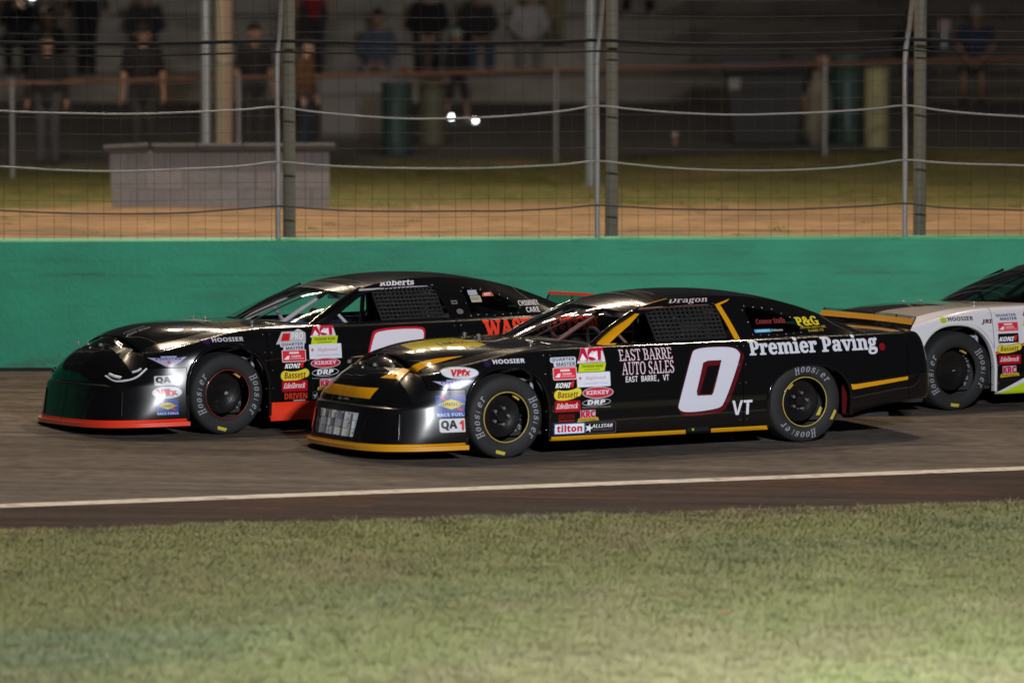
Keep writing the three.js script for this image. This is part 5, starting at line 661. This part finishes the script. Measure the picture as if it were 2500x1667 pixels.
person({ label: 'dark-haired person sitting low behind the dark wheeled bin', at: [3.74, WK, -97.2], pose: 'ground', h: 1.66, top: CHAR, legs: CHAR, tone: 0 });
person({ label: 'person with short hair sitting low just right of the dark wheeled bin', at: [4.26, WK, -97.2], pose: 'ground', h: 1.74, top: BLKC, legs: DENIM, tone: 1, hair: 1 });
person({ label: 'person in dark top and jeans seated on the lowest step behind the right fence post', at: [5.72, WK, -101.3], pose: 'sit', h: 1.68, top: BLKC, legs: DENIM, sleeve: 'long', tone: 0 });
person({ label: 'person in navy shirt, shorts and white-brimmed cap seated at the right edge', at: [6.62, WK, -101.3], pose: 'sit', h: 1.74, turn: -.2, top: NAVY, legs: cloth(.05, .045, .04), shorts: true, cap: cloth(.22, .21, .2), tone: 2 });
person({ label: 'person in black trousers and pale shoes standing on the third step, right of centre', at: [1.83, ST[2], -102.8], h: 1.78, top: CHAR, legs: BLKC, shoes: cloth(.3, .28, .26), stance: .17, tone: 1 });
// drivers
for (const [O, label, hel] of [[[.772, -58.371], 'helmeted driver at the wheel of the black number 0 car', CM.helmet], [[-1.544, -60.155], 'helmeted driver behind the window net of the orange-skirted black car', phys({ color: RGB(.05, .05, .055), roughness: .3, clearcoat: 1 })]]) { const X = [-Math.cos(YAW), Math.sin(YAW)], Z = [-Math.sin(YAW), -Math.cos(YAW)]; person({ label, group: 'drivers', at: [O[0] + X[0] * -.33 + Z[0] * -.34, .235, O[1] + X[1] * -.33 + Z[1] * -.34], turn: YAW - Math.PI / 2, pose: 'ground', h: 1.6, lean: -.22, arms: 'phone', top: cloth(.014, .014, .016), legs: cloth(.014, .014, .016), sleeve: 'long', helmet: hel, coat: true }); }
// things people hold
{ const g = thing('phone', 'phone with its white torch lit, held up at the upper left', 'phone', -6.86, ST[0] + 1.06, -101.55); part(g, 'case', new RoundedBoxGeometry(.075, .15, .01, 2, .004), std(.02, .02, .02, .4)); part(g, 'torch_light', new THREE.CircleGeometry(.028, 16).translate(.015, .045, .0065), lampMat([.9, .95, 1], 14));
  const l = new THREE.PointLight(RGB(.9, .95, 1), .25, 6, 2); l.position.set(-6.845, ST[0] + 1.105, -101.5); l.castShadow = true; scene.add(l); }
{ const g = thing('drink_can', 'red drink can beside the seated person in grey-blue', 'can', -1.52, ST[0], -101.25); part(g, 'can_body', new THREE.LatheGeometry([[.001, 0], [.026, 0], [.033, .008], [.033, .11], [.027, .122], [.001, .12]].map(p => new THREE.Vector2(...p)), 20), std(.5, .02, .02, .35)); part(g, 'ring_pull', new THREE.TorusGeometry(.009, .002, 6, 12).rotateX(Math.PI / 2).translate(0, .124, .006), galv); }
{ const k = kid, lm = lampMat([.95, .97, 1], 10); for (const s of [-1, 1]) { const a = k.J.ankle(s), q = part(k.g, 'shoe_spot', new THREE.SphereGeometry(.03, 12, 8).scale(1, 1, .6), lm); q.position.set(...k.m([a[0] + s * .012, a[1] - .02, a[2] + .215])); } }  // small white emissive spots at the toes of both shoes
// ---------------------------------------------------------------- bins, barrels and small things on the walk
function barrel(label, x, z, h, r, col, ring) { const g = thing('barrel', label, 'barrel', x, .112, z, 0, 'barrels on the walk'); part(g, 'drum', new THREE.LatheGeometry([[.001, 0], [.92, 0], [1, .015], [.98, .03], [.97, .3], [1, .32], [1, .345], [.97, .36], [.97, .64], [1, .655], [1, .68], [.97, .695], [.98, .97], [1, .985], [.99, 1], [.93, 1], [.92, .96], [.001, .2]].map(([a, b]) => new THREE.Vector2(a * r, b * h)), 32), std(...col, .6)); part(g, 'rim', new THREE.TorusGeometry(r * .99, .012, 8, 32).rotateX(Math.PI / 2).translate(0, h, 0), std(...(ring ?? col), .5)); if (ring) part(g, 'stripe', new THREE.CylinderGeometry(r * 1.004, r * 1.004, h * .55, 8, 1, true, -.25, .28).translate(0, h * .45, 0), std(...ring, .6)); return g; }
barrel('dark teal barrel left of the walking child', -1.46, -90.2, .92, .20, [.010, .034, .032], [.03, .07, .075]);
barrel('olive barrel between the teal barrel and the walking child', -1.03, -92.2, .78, .19, [.075, .075, .05]);
barrel('dark green barrel between the railing post and the pale yellow barrel', 4.38, -92.6, 1.12, .24, [.010, .04, .032], [.05, .09, .105]);
barrel('pale yellow barrel near the right fence post', 4.70, -91.6, 1.02, .165, [.25, .245, .13], [.2, .19, .1]);
{ const g = thing('wheeled_bin', 'large dark navy wheeled bin with blue lid edge behind the railing', 'bin', 3.28, .09, -92.3); const s = new THREE.Shape([[-.40, .06], [.40, .06], [.50, 1.0], [-.50, 1.0]].map(p => new THREE.Vector2(...p))); const dk = std(.005, .006, .010, .6);
  part(g, 'bin_body', new THREE.ExtrudeGeometry(s, { depth: .62, bevelEnabled: true, bevelSize: .025, bevelThickness: .025, bevelSegments: 3 }).translate(0, 0, -.31), dk); part(g, 'collar', new RoundedBoxGeometry(1.12, .09, .78, 2, .03).translate(0, 1.0, 0), dk); part(g, 'lid', new RoundedBoxGeometry(1.1, .05, .78, 2, .02).translate(0, 1.075, 0), std(.02, .06, .16, .5)); for (const x of [-.32, .32]) part(g, 'wheel', new THREE.CylinderGeometry(.09, .09, .06, 18).rotateZ(Math.PI / 2).translate(x, .09, -.3), dk);
  part(g, 'grip', new RoundedBoxGeometry(.5, .11, .03, 2, .012).translate(-.05, .78, .345), std(.005, .005, .006, .6)); part(g, 'notice', box(.15, .14, .004, -.40, .83, .348), std(.2, .2, .21, .7)); }
{ const g = mold([[[0, .1, 0], [.02, .5, 0], .13, .16], [[.02, .5, 0], [.0, .68, 0], .15, .06], [[-.05, .2, .03], [.06, .35, .02], .12, .14]], .03, .06); const m = solo('rubbish_bag', g, phys({ color: RGB(.16, .15, .12), roughness: .55, transmission: .2, thickness: 0 }), 'pale plastic bag slumped against the right side of the dark bin', 'bag'); m.position.set(3.95, .1, -92.0); const h = m; h.scale.y = 1.35; }
{ const g = thing('paper_cup', 'small white and red cup standing on the walk', 'cup', 2.12, .112, -92.4); part(g, 'cup_body', new THREE.LatheGeometry([[.001, .004], [.032, 0], [.045, .15], [.041, .15], [.03, .01]].map(p => new THREE.Vector2(...p)), 20), std(.38, .36, .35, .7)); part(g, 'sleeve', new THREE.CylinderGeometry(.0445, .0375, .06, 20, 1, true).translate(0, .06, 0), std(.3, .02, .02, .7)); }
{ const g = thing('utility_cabinet', 'pale grey utility cabinet left of the dark teal barrel', 'cabinet', -2.02, .112, -93.4); const m = std(.17, .17, .175, .75); part(g, 'housing', new RoundedBoxGeometry(.98, .82, .4, 2, .015).translate(0, .45, 0), m); part(g, 'plinth', box(1.0, .07, .42, 0, .03, 0), std(.08, .08, .08, .9)); for (const x of [-.24, .24]) part(g, 'cabinet_door', new RoundedBoxGeometry(.46, .74, .02, 1, .006).translate(x, .46, .208), m); part(g, 'handle', box(.02, .1, .02, .03, .5, .226), galv); }
{ const g = thing('notice', 'small square white notice with a red symbol on the terrace', 'sign', 6.18, ST[1] + .30, -101.70); const t = canvasTex(128, 128, c => { c.fillStyle = '#b9a9a9'; c.fillRect(0, 0, 128, 128); c.lineWidth = 13; c.strokeStyle = '#a02434'; c.beginPath(); c.arc(64, 64, 42, 0, 7); c.moveTo(34, 34); c.lineTo(94, 94); c.stroke(); c.fillStyle = '#3a2c2c'; c.fillRect(40, 60, 48, 10); }); part(g, 'sign_face', box(.14, .165, .006, 0, 0, .004), new THREE.MeshStandardMaterial({ map: t, roughness: .6 })); part(g, 'stake', box(.03, .40, .01, 0, -.12, -.006), galv); }
renderer.render(scene, camera);
